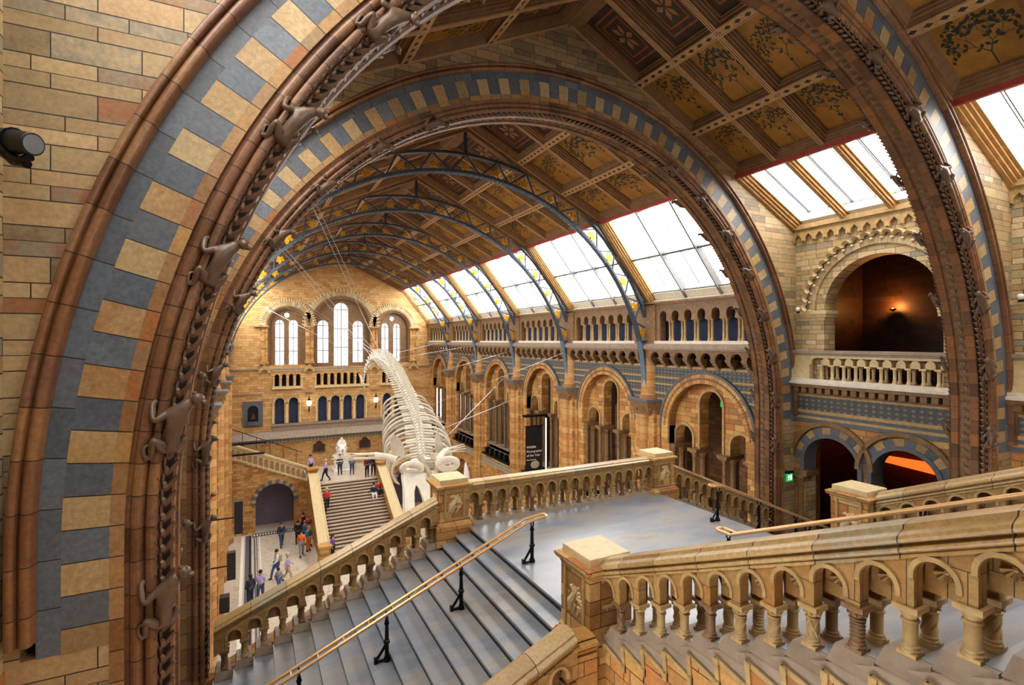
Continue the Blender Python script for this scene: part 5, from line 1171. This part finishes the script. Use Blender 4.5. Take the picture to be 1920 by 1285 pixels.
# shoulder blades, flippers
for s, sh, el, tip, nm in ((-1, at(742, 850, 21.6), at(703, 855, 21.9), at(618, 858, 22.5), 'l'), (1, at(822, 850, 21.0), at(836, 846, 21.6), at(874, 838, 23.2), 'r')):
    c = sh; A = Vector((s * .25, 0, 1)).normalized()
    ou = [(-.12, -.55), (.18, -.6), (.5, -.1), (.55, .45), (.3, .85), (-.05, .95), (-.25, .4)]
    px = [(470, 700), (510, 725), (545, 780), (560, 840), (545, 880), (515, 865), (490, 885), (462, 860), (455, 790), (445, 745)] if s < 0 else [(806, 672), (818, 700), (838, 770), (858, 830), (835, 868), (800, 872), (788, 820), (786, 740)]
    blade('shoulder_blade', px, .08, whale, lambda a, b, t_: at(620 + a / 4.017, 640 + b / 4.017, 21.7 + (b - 780) * .002) + Vector((0, t_, 0)))
    mb = MB(); mb.tube([sh - Vector((0, 0, .3)), sh.lerp(el, .4) - Vector((0, 0, .1)), el], [.17, .13, .16], 10); mb.build('upper_arm_bone', 'bone', whale)
    d = (tip - el); w3 = el + d * .45; pv = Vector((0, 0, 1))
    for q in (-.07, .07): mb = MB(); mb.tube([el + pv * q, el.lerp(w3, .5) + pv * q * 1.2, w3 + pv * q * 1.1], [.075, .05, .07], 8); mb.build('forearm_bone', 'bone', whale)
    for q in range(4):
        o_ = (q - 1.5) * .075; e_ = tip + pv * (o_ * 1.6 - .02) - d * (.06 * abs(q - 1.4))
        for j in range(5): a, b = j / 5, (j + .86) / 5; mb = MB(); P = lambda f: (w3 + pv * o_).lerp(e_, f); mb.tube([P(a), P((a + b) / 2), P(b)], [.035 * (1.15 - a * .6), .024 * (1.15 - a * .6), .033 * (1.15 - b * .6)], 6); mb.build('finger_bone', 'bone', whale)
# skull
skc = at(800, 900, 19.3)
mb = MB(); J = [at(768, 868, 20.0), at(795, 872, 20.0), at(825, 866, 20.0), at(797, 866, 20.6), at(845, 862, 19.9)]
me = skin([tuple(j) for j in J], [(1, 0), (1, 2), (1, 3), (2, 4)], [.2, .26, .22, .28, .14], 2); o = meshobj('braincase', me, 'bone'); attach(o, whale)
zz = lambda x, y: (620 + x / 4.017, 640 + y / 4.017)
def skq(x, y, d=0):
    u, v = zz(x, y); return at(u, v, 19.2 - max(0, v - 886) / 75 * 1.3) + Vector((0, d, 0))
mb = MB(); mb.plate([(548, 985), (600, 965), (700, 985), (795, 970), (792, 1040), (776, 1110), (800, 1300), (735, 1320), (700, 1190), (665, 1105), (640, 1080), (628, 1130), (632, 1330), (560, 1330), (556, 1120), (545, 1040)], [], lambda a, b, t_: skq(a, b, t_), -.05, .3); mb.build('rostrum', 'bone', whale)
for cx_, cy_, rx, ry, r_, nm in ((612, 960, 72, 42, .12, 'l'), (880, 925, 72, 42, .13, 'r')):
    mb = MB(); mb.tube([skq(cx_ + rx * cos(a), cy_ + ry * sin(a), .1 * sin(a)) for a in [2 * pi * k / 20 for k in range(21)]], r_, 8); mb.build('eye_socket_bone', 'bone', whale)
mb = MB(); mb.tube([skq(700, 880, .5), skq(720, 950, .1), skq(745, 1010, -.1), skq(760, 1080, -.1)], [.14, .1, .09, .05], 8); mb.tube([skq(800, 880, .5), skq(800, 950, .1), skq(790, 1010, -.1)], [.14, .1, .07], 8)
for k in range(5): mb.tube([skq(722, 900 + 22 * k, .1), skq(795, 895 + 22 * k, .1)], .035, 6)
mb.build('nasal_bones', 'bone_shade', whale)
for k, (a, b) in enumerate(((.0, 673), (.5, 678))):
    p, T_ = onsp(LN * .999)
    e_ = at(672 + 12 * k, 700 + 34 * k, 38.2); mb = MB(); mb.tube([p, p.lerp(e_, .5) + Vector((0, 0, .1)), e_], [.1, .07, .02], 6); mb.build('tail_bone', 'bone', whale)
# suspension wires
def wire(label, a, b, r=.008): mb = MB(); mb.tube([a, b], r, 5); tag(mb.build('suspension_wire', 'steel'), label, 'wire', 'whale suspension wires')
TP = lambda T, deg: Vector((CX + RI * cos(R(deg)), T, ZT + RI * sin(R(deg)) - .06))
for k, (T, dg, f, l) in enumerate(((17.9, 128, .12, 'from the nearest truss to the front of the whale spine'), (17.9, 127, .22, 'slanting from the nearest truss to the ribs'), (24.3, 133, .35, 'from the second truss to the back of the ribs'), (24.3, 132, .5, 'long thin, from the second truss to the middle of the tail'), (30.7, 138, .62, 'from the middle truss to the whale tail'), (30.7, 137, .7, 'second one from the middle truss, ending nearer the tail bend'), (37.1, 140, .8, 'from the fourth truss to the bend of the tail'), (43.5, 142, .88, 'from the farthest truss to the tail end'), (24.3, 12, .3, 'from the right foot of the second truss to the ribs'), (30.7, 12, .5, 'from the right foot of the middle truss to the spine'), (37.1, 14, .7, 'from the right foot of the fourth truss to the tail'), (43.5, 16, .85, 'from the right foot of the farthest truss to the tail'))):
    wire('steel wire ' + l, TP(T, dg), onsp(LN * f)[0] + Vector((0, 0, .15)))
wire('steel wire from the right-hand wall down to the right flipper', (15.9, 27, 12.2), at(826, 806, 21.6)); wire('steel wire from the right wall ledge to the right shoulder', (15.9, 30.2, 13.6), at(822, 835, 21))

# ------------------------------------------------------------ far landing: seated statue, plaques, lamps, bust
def seated_statue():
    b = Vector((7.2, 47.6, SZ)); t = thing('seated_statue', 'white marble statue of a seated man on a tall plinth', 'statue', b)
    mb = MB(); mb.sqstack(b, [(.75, 0), (.75, .15), (.62, .2), (.58, 1.15), (.68, 1.22), (.68, 1.32)]); mb.build('plinth', 'white_stone', t, smooth=False)
    B = lambda x, y, z: tuple(b + Vector((x, y, 1.32 + z)))
    me = skin([B(0, .05, .62), B(0, .1, .95), B(0, .05, 1.25), B(0, 0, 1.42), B(0, -.04, 1.6), B(.22, 0, 1.24), B(.32, -.12, .95), B(.2, -.4, .78), B(-.22, 0, 1.24), B(-.32, -.12, .95), B(-.18, -.42, .8), B(.16, -.45, .66), B(.17, -.5, .1), B(.17, -.68, .06), B(-.16, -.45, .66), B(-.16, -.52, .1), B(-.17, -.7, .06)],
              [(0, 1), (1, 2), (2, 3), (3, 4), (2, 5), (5, 6), (6, 7), (2, 8), (8, 9), (9, 10), (0, 11), (11, 12), (12, 13), (0, 14), (14, 15), (15, 16)], [.26, .26, .24, .1, .15, .12, .1, .07, .12, .1, .07, .15, .1, .08, .15, .1, .08], 2)
    o = meshobj('figure', me, 'white_stone'); attach(o, t)
    mb = MB(); mb.box(B(-.38, -.25, 0), B(.38, .45, .55)); mb.box(B(-.38, .3, .5), B(.38, .45, 1.05)); mb.box(B(-.45, -.2, .5), B(-.36, .45, .72)); mb.box(B(.36, -.2, .5), B(.45, .45, .72)); mb.build('chair', 'white_stone', t, smooth=False)
    mb = MB(); mb.ball(B(0, -.12, 1.5), .09, 8, 6, (.9, .6, 1.4)); mb.build('beard', 'white_stone', t)
seated_statue()
for x0, x1, l in ((5.06, 6.05, 'left'), (9.14, 10.16, 'right')):
    c = (x0 + x1) / 2; h = (x1 - x0) / 2; t = thing('wall_plaque', 'dark bronze memorial plaque on the far wall, to the %s of the statue' % l, 'plaque', (c, YF, 4.85))
    mb = MB(); mb.plate([(c - h, 4.85), (c - h, 5.55), (c - h * .6, 5.62)] + [(x, z) for x, z in arc(c, 5.6, h * .55, pi, 0, 8)] + [(c + h * .6, 5.62), (c + h, 5.55), (c + h, 4.85)], [], MF, -.09, 0); mb.build('plate', 'bronze', t) if 'bronze' in MATS else (plain('bronze', '#4a3a34', .4, .5), mb.build('plate', 'bronze', t))
    mb = MB(); mb.bar((c - h, YF - .1, 4.85), (c + h, YF - .1, 4.85), .05, .06); mb.bar((c - h, YF - .1, 4.85), (c - h, YF - .1, 5.55), .05, .06); mb.bar((c + h, YF - .1, 4.85), (c + h, YF - .1, 5.55), .05, .06); mb.build('border', 'stone_dark', t, smooth=False)
for x, l in ((4.68, 'left'), (10.63, 'right')):
    t = thing('wall_lantern', 'iron wall lantern with pale globe on the far wall, %s of the lower windows' % l, 'lamp', (x, YF - .4, 8.7))
    mb = MB(); mb.lathe((x, YF - .4, 9.15), [(.1, 0), (.2, .1), (.22, .35), (.12, .48)], 10); mb.build('globe', 'lamp_glow', t)
    mb = MB(); mb.lathe((x, YF - .4, 9.63), [(.18, 0), (.14, .1), (.05, .2), (.02, .45)], 10); mb.build('finial', 'black_iron', t); mb = MB(); mb.tube([(x, YF, 8.7), (x, YF - .35, 8.55), (x, YF - .4, 9.15)], .035, 6); mb.lathe((x, YF - .4, 8.6), [(.02, 0), (.06, .2), (.04, .5)], 8); mb.build('bracket', 'black_iron', t)
t = thing('bust_niche', 'dark bust standing in a grey-framed wall niche at the left of the far wall', 'bust', (.16, YF, 7.5))
mb = MB(); mb.plate([(-.62, 7.55), (-.62, 9.75), (.95, 9.75), (.95, 7.55)], [archhole(.17, 8.95, .42, 7.95, 14)], MF, -.1, 0); mb.build('surround', 'slate', t)
mb = MB(); mb.box((-.4, YF - .02, 7.8), (.7, YF + .0, 9.5)); mb.build('recess_shade', 'dark', t, smooth=False)  # flat dark sheet standing in for the shade inside the niche
me = skin([(.17, YF - .15, 8.1), (.17, YF - .15, 8.3), (.17, YF - .17, 8.5), (.17, YF - .19, 8.68), (-.03, YF - .15, 8.28), (.37, YF - .15, 8.28)], [(0, 1), (1, 2), (2, 3), (1, 4), (1, 5)], [.16, .18, .08, .13, .1, .1], 2); o = meshobj('bust', me, 'bronze'); attach(o, t)
mb = MB(); mb.box((-.15, YF - .3, 7.8), (.5, YF, 8.0)); mb.box((-.25, YF - .34, 7.7), (.6, YF, 7.82)); mb.build('shelf', 'slate', t, smooth=False)

# ------------------------------------------------------------ banner on its frame
t = thing('hanging_banner', 'tall black banner with white lettering hung between the right nave piers', 'banner', (15.2, 27, 7))
by0, by1, bz0, bz1 = 14.62, 15.78, 6.0, 9.88
mb = MB(); mb.box((by0, 27.0, bz0), (by1, 27.03, bz1)); mb.build('cloth', 'black', t, smooth=False)
def text(body, loc, size, mat, parent, rot=(R(90), 0, 0), ext=.004, align='LEFT'):
    c = D.curves.new('lettering', 'FONT'); c.body = body; c.size = size; c.extrude = ext; c.align_x = align; o = D.objects.new('lettering', c); COL.objects.link(o); dg = bpy.context.evaluated_depsgraph_get(); dg.update()
    me = D.meshes.new_from_object(o.evaluated_get(dg)); D.objects.remove(o); me.materials.clear(); me.materials.append(MATS[mat]); o = D.objects.new('lettering', me); COL.objects.link(o); o.location = loc; o.rotation_euler = rot; attach(o, parent); return o
for k, (s, sz) in enumerate((('Wildlife', .25), ('Photographer', .235), ('of the Year', .25), ('Now showing', .14))): text(s, (by0 + .06, 26.985, 8.55 - .25 * k + (.02 if k == 3 else 0)), sz * .82, 'white_stone', t, ext=.002)
mb = MB(); mb.ball((15.25, 26.98, 7.55), .3, 12, 8, (1, .05, .8)); [mb.ball((15.25 + .2 * cos(a), 26.965, 7.55 + .17 * sin(a)), .07, 6, 4, (1, .2, 1.3)) for a in (.4, 1.2, 2.0, 2.8, 3.9, 5.4)]; mb.build('printed_face', 'bone_shade', t)
mb = MB(); mb.box((14.55, 26.9, 10.42), (16.3, 27.3, 10.55)); mb.box((14.6, 26.98, 9.84), (15.8, 27.05, 9.9)); [mb.box((x, 27.0, 9.88), (x + .02, 27.02, 10.45)) for x in (14.7, 15.68)]; mb.build('top_bar', 'black_iron', t, smooth=False)
mb = MB(); mb.box((16.02, 26.9, 6.6), (16.16, 27.1, 10.45)); mb.build('upright', 'black_iron', t, smooth=False); mb = MB(); mb.box((15.98, 26.92, 7.0), (16.02, 26.98, 10.3)); mb.build('glowing_bar', 'lamp_glow', t, smooth=False)  # white bar of the hanging frame, given an emissive surface

# ------------------------------------------------------------ exit signs, spotlights, speakers
def exit_sign(label, c, u, n, w_, h):
    c, u, n = Vector(c), Vector(u), Vector(n); t = thing('exit_sign', label, 'sign', c, 'green exit signs'); Z = Vector((0, 0, 1))
    def bxx(mb, a, b, z0, z1, d0, d1): mb.hexa([c + u * a + Z * z0 + n * d0, c + u * b + Z * z0 + n * d0, c + u * b + Z * z0 + n * d1, c + u * a + Z * z0 + n * d1, c + u * a + Z * z1 + n * d0, c + u * b + Z * z1 + n * d0, c + u * b + Z * z1 + n * d1, c + u * a + Z * z1 + n * d1])
    mb = MB(); bxx(mb, -w_ / 2, w_ / 2, -h / 2, h / 2, 0, .05); mb.build('face', 'exit_green', t, smooth=False)
    mb = MB(); bxx(mb, w_ * .08, w_ * .34, -h * .32, h * .32, .05, .056); bxx(mb, -w_ * .38, -w_ * .05, -h * .06, h * .06, .05, .056)
    bxx(mb, -w_ * .30, -w_ * .2, h * .1, h * .3, .05, .056); bxx(mb, -w_ * .34, -w_ * .16, -h * .3, -h * .2, .05, .056); mb.build('pictogram', 'exit_white', t, smooth=False)
    mb = MB(); bxx(mb, -w_ / 2 - .02, w_ / 2 + .02, h / 2, h / 2 + .07, -.02, .08); mb.build('housing', 'black_iron', t, smooth=False)
exit_sign('small green exit sign on the brick pier between the arch and the side wall', (15.55, 10.82, 10.58), (1, 0, 0), (0, -1, 0), .26, .26)
exit_sign('tiny green exit sign inside the tall lancet of the right nave bay', (17.6, 15.1, 12.35), (.75, -.66, 0), (-.66, -.75, 0), .34, .24)
t = thing('spotlight', 'black cylindrical spotlight on a bracket at the left wall', 'lamp', (-1.75, 5.42, 16.4))
mb = MB(); c0, c1 = Vector((-1.66, 5.2, 16.52)), Vector((-1.44, 5.02, 16.46)); mb.tube([c0, c0.lerp(c1, .02), c0.lerp(c1, .98), c1], [.07, .085, .085, .08], 16); mb.build('barrel', 'black', t)
mb = MB(); mb.tube([c1, c1 + (c1 - c0).normalized() * .004], .07, 16); mb.build('lens', 'frame_grey', t)
mb = MB(); mb.tube([(-1.82, 5.46, 16.62), (-1.74, 5.3, 16.5), (-1.6, 5.2, 16.36), (-1.5, 5.1, 16.33)], .035, 8); mb.tube([c0.lerp(c1, .2) + Vector((0, 0, -.1)), c0.lerp(c1, .5) + Vector((0, 0, -.14)), c0.lerp(c1, .9) + Vector((0, 0, -.1))], .03, 8); mb.tube([c0.lerp(c1, .35), c0.lerp(c1, .37)], [.1, .1], 16); mb.build('yoke', 'black_iron', t)
for p, l in (((15.92, 10.75, 16.02), 'small white round lamp on the impost of the dark upper arch'), ((15.92, 5.3, 16.02), 'small white round lamp on the impost at the right edge')):
    t = thing('round_lamp', l, 'lamp', p); mb = MB(); mb.ball(p, .075, 12, 8); mb.build('globe', 'white_stone', t); mb = MB(); mb.lathe((p[0] + .02, p[1], p[2] - .12), [(.06, 0), (.05, .05), (.03, .1)], 10); mb.build('base', 'black_iron', t)
for p, s, l in (((-.50, 20, 8.95), .55, 'tall black column loudspeaker high on the left pier'), ((-.72, 20, 7.33), .46, 'tall black column loudspeaker lower on the left pier')):
    t = thing('column_speaker', l, 'loudspeaker', p)
    mb = MB(); mb.box((p[0], p[1] - .12, p[2] - s), (p[0] + .26, p[1] + .12, p[2] + s)); mb.build('cabinet', 'black', t, smooth=False); mb = MB(); mb.box((p[0] - .8, p[1] - .02, p[2] - .02), (p[0], p[1] + .02, p[2] + .02)); mb.build('wall_arm', 'black_iron', t, smooth=False)
for z, l in ((7.1, 'upper one of two slim dark lighting bars reaching out from the left wall'), (6.3, 'lower one of two slim dark lighting bars reaching out from the left wall')):
    t = thing('lighting_bar', l, 'lamp', (-.9, 44, z)); mb = MB(); mb.box((-1.6, 43.9, z), (1.1 if z > 7 else .95, 44.1, z + .12)); mb.build('bar', 'black_iron', t, smooth=False); mb = MB(); mb.box((-.4, 43.92, z - .04), (.9, 44.08, z)); mb.build('lamps', 'frame_white', t, smooth=False)
mb = MB(); mb.box((-1.1, 23.1, 4.3), (-.75, 23.5, 4.9)); tag(mb.build('floor_speaker', 'black'), 'small black box fixed low on the left pier above the near handrail', 'loudspeaker')

# ------------------------------------------------------------ visitors
SKINC = ['skin']
plain('hair_dark', '#2a1c16', .6); plain('hair_fair', '#8a6a40', .6); plain('hair_grey', '#b8b2aa', .6)
for n_, c_ in dict(navy_c='#27304a', lilac='#b9aede', white_c='#e6e6ea', blue_c='#3f5f94', beige='#b8a58a', orange_c='#e2793a', yellow_c='#d9d83a', teal_c='#2f7f94', red_c='#c03434', purple_c='#6a3fa8', black_c='#1c1c22', maroon='#5a2630', grey_c='#7f8790', jeans='#3c4c6e').items(): plain(n_, c_, .8, var=.12)
def pose_points(pose):
    """joint positions, facing -y"""
    J = dict(pel=(0, 0, .95), sp=(0, 0, 1.15), ch=(0, 0, 1.36), nk=(0, 0, 1.5), hd=(0, -.02, 1.62), sl=(-.18, 0, 1.42), sr=(.18, 0, 1.42), hl=(-.1, 0, .92), hr=(.1, 0, .92))
    if pose == 'stand': J.update(kl=(-.11, -.02, .5), al=(-.12, 0, .08), tl=(-.13, -.16, .03), kr=(.11, -.02, .5), ar=(.12, .02, .08), tr=(.13, -.14, .03), el=(-.25, .02, 1.15), wl=(-.22, -.08, .92), er=(.25, .02, 1.15), wr=(.23, -.1, .92))
    if pose == 'hold': J.update(kl=(-.11, -.02, .5), al=(-.12, 0, .08), tl=(-.13, -.16, .03), kr=(.12, .02, .5), ar=(.14, .05, .08), tr=(.16, -.1, .03), el=(-.25, -.02, 1.15), wl=(-.12, -.26, 1.12), er=(.25, -.02, 1.15), wr=(.12, -.26, 1.14))
    if pose == 'walk': J.update(kl=(-.1, -.2, .52), al=(-.11, -.28, .1), tl=(-.11, -.43, .05), kr=(.1, .06, .5), ar=(.11, .32, .14), tr=(.11, .22, .03), el=(-.24, .12, 1.16), wl=(-.24, .08, .92), er=(.24, -.1, 1.16), wr=(.22, -.28, 1.0))
    if pose == 'sit':
        J = {k: (x, y, z - .48) for k, (x, y, z) in J.items()}; J.update(kl=(-.13, -.44, .5), al=(-.13, -.42, .08), tl=(-.13, -.57, .03), kr=(.13, -.44, .5), ar=(.13, -.42, .08), tr=(.13, -.57, .03), el=(-.25, -.08, .7), wl=(-.12, -.34, .62), er=(.25, -.08, .7), wr=(.12, -.34, .62))
    return J
PM = {}
def pmesh(pose):
    if pose in PM: return PM[pose]
    J = pose_points(pose); V3 = lambda k: Vector(J[k])
    def sk(names, edges, rad, sub=1): return skin([J[n] if isinstance(n, str) else n for n in names], edges, rad, sub)
    hand = lambda s: tuple(V3('w' + s) + (V3('w' + s) - V3('e' + s)).normalized() * .09)
    body = sk(['pel', 'sp', 'ch', 'nk', 'hd', tuple(V3('hd') + Vector((0, 0, .06))), 'sl', 'el', 'wl', hand('l'), 'sr', 'er', 'wr', hand('r'), 'hl', 'kl', 'al', 'hr', 'kr', 'ar'],
              [(0, 1), (1, 2), (2, 3), (3, 4), (4, 5), (2, 6), (6, 7), (7, 8), (8, 9), (2, 10), (10, 11), (11, 12), (12, 13), (0, 14), (14, 15), (15, 16), (0, 17), (17, 18), (18, 19)],
              [.11, .11, .12, .055, .095, .085, .05, .04, .03, .03, .05, .04, .03, .03, .08, .055, .04, .08, .055, .04])
    top = sk(['pel', 'sp', 'ch', tuple(V3('nk') - Vector((0, 0, .04))), 'sl', 'el', tuple(V3('el').lerp(V3('wl'), .8)), 'sr', 'er', tuple(V3('er').lerp(V3('wr'), .8))], [(0, 1), (1, 2), (2, 3), (2, 4), (4, 5), (5, 6), (2, 7), (7, 8), (8, 9)], [(.17, .12), (.16, .125), (.17, .13), .075, .075, .058, .05, .075, .058, .05])
    leg = sk(['pel', 'hl', 'kl', 'al', 'hr', 'kr', 'ar'], [(0, 1), (1, 2), (2, 3), (0, 4), (4, 5), (5, 6)], [.14, .115, .08, .062, .115, .08, .062])
    mb = MB()
    for s in 'lr': a, b = V3('a' + s), V3('t' + s); mb.tube([a + Vector((0, .05, -.03)), a + Vector((0, 0, -.03)), b], [.045, .05, .035], 8)
    o = mb.build('x', 'black_c'); shoes = o.data; shoes.materials.clear(); D.objects.remove(o)
    h = V3('hd'); mb = MB(); mb.ball(h + Vector((0, .025, .075)), .115, 10, 8, (.95, 1, .95)); o = mb.build('x', 'black_c'); hair = o.data; hair.materials.clear(); D.objects.remove(o)
    mb = MB(); mb.ball(h + Vector((0, .07, -.03)), .1, 10, 8, (1.0, .7, 1.7)); o = mb.build('x', 'black_c'); lhair = o.data; lhair.materials.clear(); D.objects.remove(o)
    mb = MB(); mb.ball(h + Vector((0, -.105, .02)), .02, 6, 4, (.7, 1.2, 1.3)); mb.ball(h + Vector((0, -.095, -.035)), .018, 6, 4, (1.6, .6, .5)); [mb.ball(h + Vector((s * .036, -.092, .05)), .012, 6, 4) for s in (-1, 1)]; o = mb.build('x', 'skin'); face = o.data; face.materials.clear(); D.objects.remove(o)
    PM[pose] = (body, top, leg, shoes, hair, lhair, face); return PM[pose]
def person(label, p, head, pose, top, leg, hair='hair_dark', scale=1.0, long=False, bag=None, hold=None):
    me = pmesh(pose); t = thing('person', label, 'person', p, 'visitors in the hall'); t.rotation_euler = (0, 0, head); t.scale = (scale,) * 3
    for nm, m, mt in (('body', me[0], 'skin'), ('top', me[1], top), ('trousers', me[2], leg), ('shoes', me[3], 'black_c'), ('hair', me[4], hair), ('face', me[6], 'skin')) + ((('long_hair', me[5], hair),) if long else ()):
        o = meshobj(nm, m, mt); o.parent = t
    J = pose_points(pose)
    if bag: mb = MB(); z = J['ch'][2]; mb.box((-.15, .1, z - .32), (.15, .27, z + .05)); o = mb.build('backpack', bag); o.parent = t
    if hold: mb = MB(); w_ = Vector(J['wl']) + Vector(J['wr']); w_ /= 2; mb.box((w_.x - .24, w_.y - .1, w_.z), (w_.x + .24, w_.y - .085, w_.z + .3)); o = mb.build('held_map', hold); o.parent = t
    return t
person('person in a long navy outfit with dark hair, lowest left on the floor stripes', (-.02, 32.7, 0), R(-150), 'stand', 'navy_c', 'navy_c', long=True)
person('person in a lilac T-shirt and dark jeans holding a white map', (.5, 32.8, 0), R(170), 'hold', 'lilac', 'jeans', 'hair_dark', 1.05, hold='white_c')
person('person in white shirt and blue jeans with a brown bag, striding across the floor', (1.45, 35.6, 0), R(-70), 'walk', 'white_c', 'blue_c', bag='beige', scale=1.05)
person('person in lilac shirt and beige trousers, mid-floor next to the child', (2.05, 34.9, 0), R(80), 'walk', 'lilac', 'beige', 'hair_grey')
person('child in grey-blue clothes walking in front of the two striding adults', (1.5, 33.9, 0), R(20), 'walk', 'grey_c', 'blue_c', scale=.75, bag='jeans')
person('person in navy walking alone near the archway', (2.0, 41.0, 0), R(10), 'walk', 'navy_c', 'jeans')
grp = [((3.15, 38.6, 0), 'walk', 'orange_c', 'grey_c', 'person in orange top and grey trousers at the front of the bright group'), ((3.65, 39.3, 0), 'stand', 'teal_c', 'orange_c', 'person in teal top and orange trousers in the bright group by the parapet'), ((3.85, 40.2, 0), 'stand', 'yellow_c', 'blue_c', 'person in a yellow top in the bright group by the parapet'), ((3.55, 40.6, 0), 'stand', 'blue_c', 'navy_c', 'person in a blue top behind the yellow one in the group'), ((3.1, 40.9, 0), 'stand', 'black_c', 'black_c', 'person in black at the left of the bright group'), ((3.9, 41.8, 0), 'stand', 'red_c', 'black_c', 'person in red at the back of the bright group'), ((3.6, 42.6, 0), 'stand', 'maroon', 'black_c', 'person in maroon farthest back in the bright group')]
for k, (p, ps, a, b, l) in enumerate(grp): person(l, p, R(40 * k), ps, a, b, ['hair_dark', 'hair_fair'][k % 2])
person('person in a purple coat at the foot of the far staircase', (4.98, 36.85, 0), R(60), 'stand', 'purple_c', 'black_c', long=True)
person('person with white scarf and red top coming down the far stairs', (5.15, 41.1, 2.08), R(0), 'walk', 'red_c', 'black_c', 'hair_grey', bag='white_c')
person('person in navy and white sitting on the far stairs', (8.85, 42.05, 2.23), R(0), 'sit', 'navy_c', 'white_c')
person('person in red and black sitting on the far stairs', (9.3, 42.35, 2.39), R(10), 'sit', 'red_c', 'black_c', 'hair_fair')
person('person in pale shirt and navy trousers crossing the far landing at its left', (5.5, 44.6, SZ), R(-90), 'walk', 'lilac', 'navy_c', 'hair_grey')
person('person in navy standing left in front of the marble statue', (6.8, 45.9, SZ), R(180), 'stand', 'navy_c', 'navy_c')
person('person in navy jeans standing right in front of the marble statue', (7.75, 45.6, SZ), R(170), 'stand', 'grey_c', 'jeans')
person('person in a maroon coat standing at the top of the far stairs', (8.75, 44.3, SZ), R(20), 'stand', 'maroon', 'black_c', long=True)
person('person in black jacket with white bag at the top of the far stairs', (9.35, 44.6, SZ), R(-20), 'stand', 'black_c', 'black_c', long=True, bag='white_c')
person('person half hidden behind the left pedestal of the far landing', (4.55, 46.9, SZ), R(30), 'stand', 'lilac', 'black_c')
person('person in pink on the right first-floor gallery beyond the whale', (15.3, 44.9, 6.5), R(80), 'stand', 'lilac', 'jeans')
mb = MB(); mb.box((14.6, 43.6, 6.4), (16.04, 46.0, 6.5)); tag(mb.build('gallery_balcony', 'ledge'), 'short stone balcony on the right wall beyond the whale', 'balcony')

mb = MB(); mb.box((.1, 43.9, .001), (3.6, 44.6, .02)); mb.m = 1
for k in range(17): mb.box((.2 + k * .2, 44.05, .02), (.3 + k * .2, 44.4, .025))
struct(mb.build('trim_7', ['slate', 'white_stone'], smooth=False), 'grey and white mosaic threshold strip in front of the archway', 'floor border')
